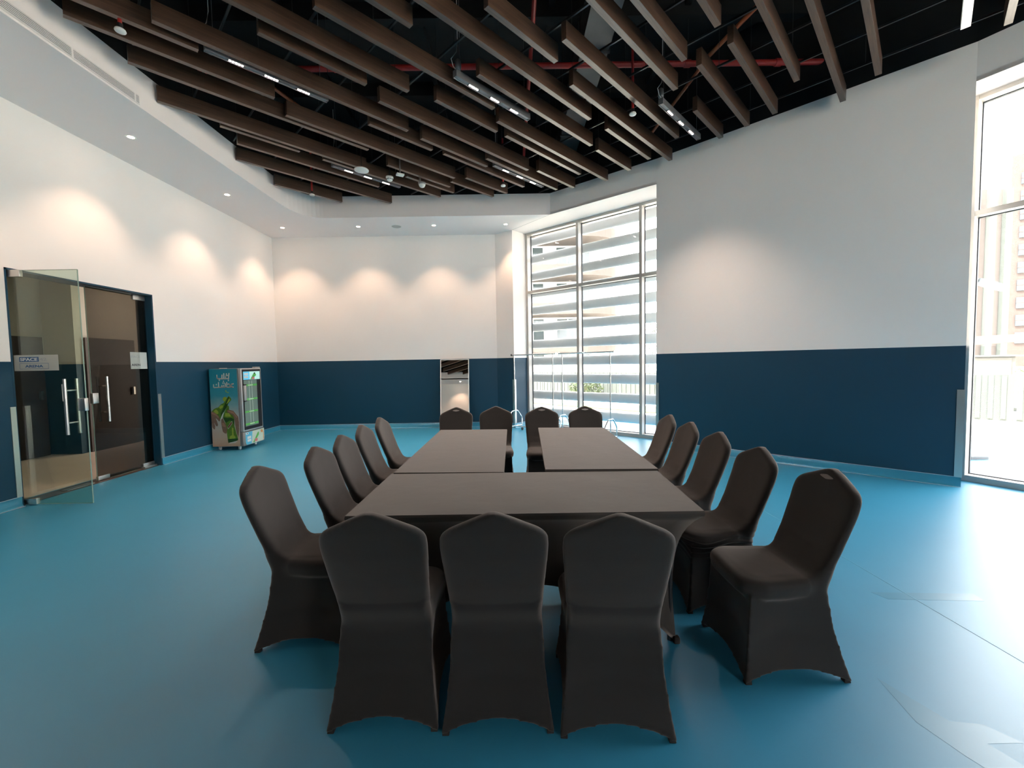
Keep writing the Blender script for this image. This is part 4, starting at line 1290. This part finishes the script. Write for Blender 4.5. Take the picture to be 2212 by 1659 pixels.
MB().prism([(.53, .24), (.58, .24), (.59, .28), (.55, .3), (.51, .28)], .005, .0054, 0, TK).build('orange_emblem', PR['orange'], kp)
MB().prism([(.585, .09), (.61, .12), (.61, .25), (.595, .25)], .005, .0054, 0, TK).build('orange_edge', PR['orange'], kp)
MB().prism(prect(.06, .27, .13, .302), .005, .009, 0, TK).build('thermostat', PR['white'], kp)
MB().prism(prect(.08, .28, .11, .294), .0092, .0096, 0, TK).build('thermostat_display', PR['black'], kp)
MB().bevbox((w - .0, d - .17, FZ1), (w + .06, d - .02, FZ1 + .025), .004).build('top_bracket', M['ftrim'], fg)
MB().bevbox((.15, .05, FZ1), (.25, .12, FZ1 + .012), .003).build('top_bracket', M['ftrim'], fg)
for (x, y) in ((.09, .06), (.45, .06), (.09, d - .06), (.45, d - .08)):
    cs = MB().bevbox((x - .02, y - .02, .045), (x + .02, y + .02, .07), .003).build('caster', M['plastic'], fg)
    MB().cyl((x - .012, y, .028), (x + .012, y, .028), .027, 18).build('wheel', M['plastic'], cs)

# ------------------------------------------------------------------ outdoors
o = MB().box((-30, -40, -.35), (90, 90, -.15)).build('ground_outside', M['pave']); o['kind'] = 'structure'
dW = Vector((*DW1, 0)).normalized(); nW = Vector((-dW.y, dW.x, 0))
Tw = Matrix(((dW.x, nW.x, 0, P_C[0]), (dW.y, nW.y, 0, P_C[1]), (0, 0, 1, 0), (0, 0, 0, 1)))
mbx = MB().box((-4.0, .02, -.15), (-.0, .2, 6.4), 0, Tw)
structure('wall_facade', mbx, M['facade'])
# kerbs, road, verge follow a line measured through the window
ga, gb = Vector((.9, 17.4, 0)), Vector((4.6, 13.6, 0))
dg2 = (gb - ga).normalized(); ng = Vector((-dg2.y, dg2.x, 0))
Tg = Matrix(((dg2.x, ng.x, 0, ga.x), (dg2.y, ng.y, 0, ga.y), (0, 0, 1, 0), (0, 0, 0, 1)))
o = MB().box((-25, -6.2, -.15), (9, -3.4, -.14), 0, Tg).build('road', M['road']); o['kind'] = 'structure'
o = MB().box((-25, -.5, -.15), (9, .6, -.12), 0, Tg).build('grass_verge', M['grass']); tag(o, 'strip of green grass beyond the road outside the louvred window', 'grass', kind='stuff')
o = MB().box((-25, .6, -.15), (9, 1.1, -.11), 0, Tg).build('soil_strip', M['soil']); o['kind'] = 'structure'
fe = empty('site_fence', (ga.x, ga.y, 0)); tag(fe, 'pale panel fence across the road outside the louvred window', 'fence')
Tf = Tg.copy(); Tf.translation = Vector((0, 0, 0))
for i in range(-6, 8):
    p = MB()
    p.box((i * 2.2, 3.2, -.15), (i * 2.2 + 2.15, 3.24, 1.0), 0, Tf)
    for k in range(10): p.box((i * 2.2 + k * .215, 3.18, -.1), (i * 2.2 + k * .215 + .09, 3.2, .98), 0, Tf)
    p.build('fence_panel', M['fence'], fe)
# louvres
lv = empty('sun_louvres', tuple(P_C) + (0,)); tag(lv, 'pale horizontal sun louvre blades outside the far window', 'louvres')
Tl = Tw.copy(); Tl.translation = Vector((0, 0, 0))
for k in range(12):
    zc = .278 + k * .42
    P = []; n = 20
    for s_ in (-1.2, 4.6):
        for q in range(n):
            a = 2 * PI * q / n
            P.append(Tl @ Vector((s_, .62 + .045 * math.cos(a), zc + .105 * math.sin(a))))
    MB().add(P, [(q, (q + 1) % n, n + (q + 1) % n, n + q) for q in range(n)] + [tuple(range(n))[::-1], tuple(range(n, 2 * n))], 0, True).build('louvre_blade', M['louvre'], lv)
for s_ in (-.9, 4.4):
    MB().box((s_, .5, -.15), (s_ + .05, .56, 5.2), 0, Tl).build('louvre_post', M['louvre'], lv)
# white apartment building with curved balconies
bd = empty('apartment_building', (-3, 34, -.15)); tag(bd, 'sunlit white apartment building with curved balconies outside the louvred window', 'building')
MB().box((-14, 2, 0), (12, 14, 22)).build('wall', M['extwhite'], bd)
for k in range(7):
    z = 2.4 + k * 3.0
    mb = MB()
    pts = [(-14, 2)] + [(-14, -.5)] + [(-3, -.8), (4, -.6)] + [(9 + 3.2 * math.sin(a * PI / 16), 2 - 2.8 * math.cos(a * PI / 16)) for a in range(9)]
    mb.prism(pts, z, z + .9)
    mb.build('balcony', M['extpink'], bd)
    for i in range(6):
        x = -12.5 + i * 3.9
        f = MB().box((x, 1.94, z - 1.9), (x + 2.9, 2.0, z - .15)).build('window', M['extglass'], bd)
        mb = MB()
        for j in range(4): mb.box((x + j * .95, 1.90, z - 1.9), (x + j * .95 + .07, 1.94, z - .15))
        mb.build('window_bars', M['extwhite'], f)
wl = MB().box((-25, 5.2, -.15), (8, 5.5, 1.5), 0, Tg).build('boundary_wall', M['extwhite']); tag(wl, 'low white boundary wall behind the fence outside', 'wall')
# shrubs and tree
def foliage(n, r, seed, sz=.09):
    rnd = random.Random(seed); mb = MB()
    for _ in range(n):
        while True:
            p = Vector((rnd.uniform(-1, 1), rnd.uniform(-1, 1), rnd.uniform(-1, 1)))
            if p.length < 1: break
        p = Vector((p.x * r[0], p.y * r[1], p.z * r[2] + r[2]))
        a = Vector((rnd.uniform(-1, 1), rnd.uniform(-1, 1), rnd.uniform(-1, 1))).normalized() * sz
        b = a.cross(Vector((rnd.uniform(-1, 1), rnd.uniform(-1, 1), rnd.uniform(-1, 1)))).normalized() * sz * .45
        mb.add([p - a, p + b, p + a, p - b], [(0, 1, 2, 3)])
    return mb
for (s_, h_, lb) in ((1.0, .5, 'green shrub before the fence in the left pane of the louvred window'), (5.6, .55, 'larger green shrub before the fence right of the clothes racks')):
    p = Tg @ Vector((s_, 2.4, -.15))
    r = empty('shrub', p); tag(r, lb, 'shrub', 'shrubs along the fence')
    foliage(500, (.75, .5, h_), int(s_ * 10)).build('foliage', M['leaf'], r)
    MB().cyl((0, 0, 0), (0, 0, h_), .03, 6).build('stem', M['bark'], r)
tr = empty('young_tree', (5.6, 15.6, -.15)); tag(tr, 'slender tree with sparse leaves seen in the rightmost pane of the louvred window', 'tree')
MB().tube([(0, 0, 0), (.05, 0, 1.2), (-.02, .05, 2.2), (.05, .1, 3.2)], .04, 8).build('trunk', M['bark'], tr)
br = MB()
for k in range(9):
    a = k * 2.4; z = 1.2 + k * .2
    br.tube([(0, 0, z), (.35 * math.cos(a), .35 * math.sin(a), z + .35), (.6 * math.cos(a), .6 * math.sin(a), z + .8)], .012, 5)
br.build('branches', M['bark'], tr)
f = foliage(520, (.75, .75, 1.1), 5, .05).build('foliage', M['leaf'], tr); f.location = (0, 0, 1.1)

# ---- seen through the right hand window
ob = empty('office_building', (65, 55, -.15)); tag(ob, 'terracotta office block with blue ribbon windows outside the right-hand window', 'building')
Tb = Matrix.Rotation(math.radians(-40), 4, 'Z')
MB().box((0, 0, 0), (30, 14, 27), 0, Tb).build('wall', M['brick'], ob)
for k in range(10):
    z = 3.0 + k * 2.25
    for i in range(5):
        x = .8 + i * 5.8
        f = MB().box((x, -.15, z), (x + 5.2, -.0, z + 1.4), 0, Tb).build('window', M['extblue'], ob)
        MB().box((x, -.22, z + .65), (x + 5.2, -.15, z + .75), 0, Tb).build('window_bars', M['brick'], f)
ob2 = empty('distant_tower', (48, 45, -.15)); tag(ob2, 'pale tower with vertical ribs behind the street lamp outside', 'building')
MB().box((-5, 0, 0), (5.3, 8, 19)).build('wall', M['extpink'], ob2)
for x in (-3.9, -1.6, .9, 2.6, 4.3): MB().box((x, -.4, 0), (x + .7, 0, 19)).build('rib', M['fence'], ob2)
# street lamp head
sl = empty('street_lamp', (12.78, 11.5, -.15)); tag(sl, 'grey street lamp head outside the right-hand window', 'street lamp')
MB().cyl((-1.7, 1.2, 0), (-1.7, 1.2, 3.6), .06, 10).build('pole', M['lampgrey'], sl)
MB().tube([(-1.7, 1.2, 3.6), (-.9, .6, 3.8), (-.3, .1, 3.75), (0, 0, 3.7)], .045, 8).build('arm', M['lampgrey'], sl)
_T = Matrix.Translation((0, 0, 3.68)) @ Matrix.Rotation(math.radians(-6), 4, 'Z') @ Matrix.Rotation(math.radians(20), 4, 'Y')
MB().prism([(0, -.06), (.12, -.13), (.45, -.14), (.72, -.08), (.72, .08), (.45, .14), (.12, .13), (0, .06)], -.07, .05, 0, _T).build('lamp_head', M['lampgrey'], sl)
# utility cabinet
cbt = empty('utility_cabinet', (20.2, 17.7, -.15), math.radians(-46)); tag(cbt, 'beige utility cabinet raised on a plinth outside the right-hand window', 'cabinet')
MB().bevbox((-.95, -.4, .72), (.75, .4, 1.56), .02).build('cabinet_box', M['cabinet'], cbt)
MB().box((-1.0, -.5, 1.56), (.95, .5, 1.62)).build('lid', M['fence'], cbt)
MB().box((-.7, -.43, .8), (.65, -.4, 1.5)).build('door', M['cabinet'], cbt)
MB().box((-.85, -.1, 0), (.3, .4, .72)).build('plinth', M['fence'], cbt)
for x in (-.75, -.4, -.05): MB().tube([(x, -.3, .05), (x + .1, -.35, .4), (x + .2, -.3, .75)], .05, 6).build('conduit', M['bark'], cbt)
wl = MB().box((-1.2, 0, 0), (16, .35, .82), 0, Matrix.Translation((23, 18.6, -.15)) @ Matrix.Rotation(math.radians(-46), 4, 'Z')).build('garden_wall', M['extpink']); tag(wl, 'low pale garden wall behind the utility cabinet', 'wall')
hg = foliage(900, (5, .5, .35), 11, .12).build('hedge', M['leaf']); hg.location = (27.5, 17.5, .3); hg.rotation_euler = (0, 0, math.radians(-46)); tag(hg, 'low green hedge above the garden wall outside', 'hedge')
rd = MB().prism([(7.3, 6.65), (9.2, 8.5), (9.45, 7.6), (9.9, 5.2), (8.4, 4.6), (7.7, 6.1)], -.15, -.145).build('road_side', M['road']); rd['kind'] = 'structure'
kb = MB().prism([(14.2, 13.5), (14.6, 13.8), (15.2, 11.8), (15.6, 9), (15.1, 9), (14.7, 11.7)], -.15, -.05).build('kerb', M['fence']); kb['kind'] = 'structure'
sh_ = empty('shade_sail', (33, 28, 1.9)); tag(sh_, 'orange shade strip stretched above the garden wall outside', 'shade sail')
MB().prism([(-5, 0), (6, .9), (6, 1.3), (-5, .9)], 0, .03, 0, Matrix.Rotation(math.radians(-42), 4, 'Z') @ Matrix.Rotation(math.radians(55), 4, 'X')).build('sail', M['sail'], sh_)
for x in (-4.8, 5.8): MB().cyl((x * math.cos(math.radians(-42)), x * math.sin(math.radians(-42)), -2.05), (x * math.cos(math.radians(-42)), x * math.sin(math.radians(-42)), .6), .05, 8).build('post', M['fence'], sh_)
fl = MB().bevbox((-.14, -.1, 0), (.14, .1, .2), .02); o = fl.build('floor_spotlight', M['lampgrey']); o.location = (6.75, 6.05, -.15)
tag(o, 'small grey ground box outside at the foot of the right-hand window', 'ground box')
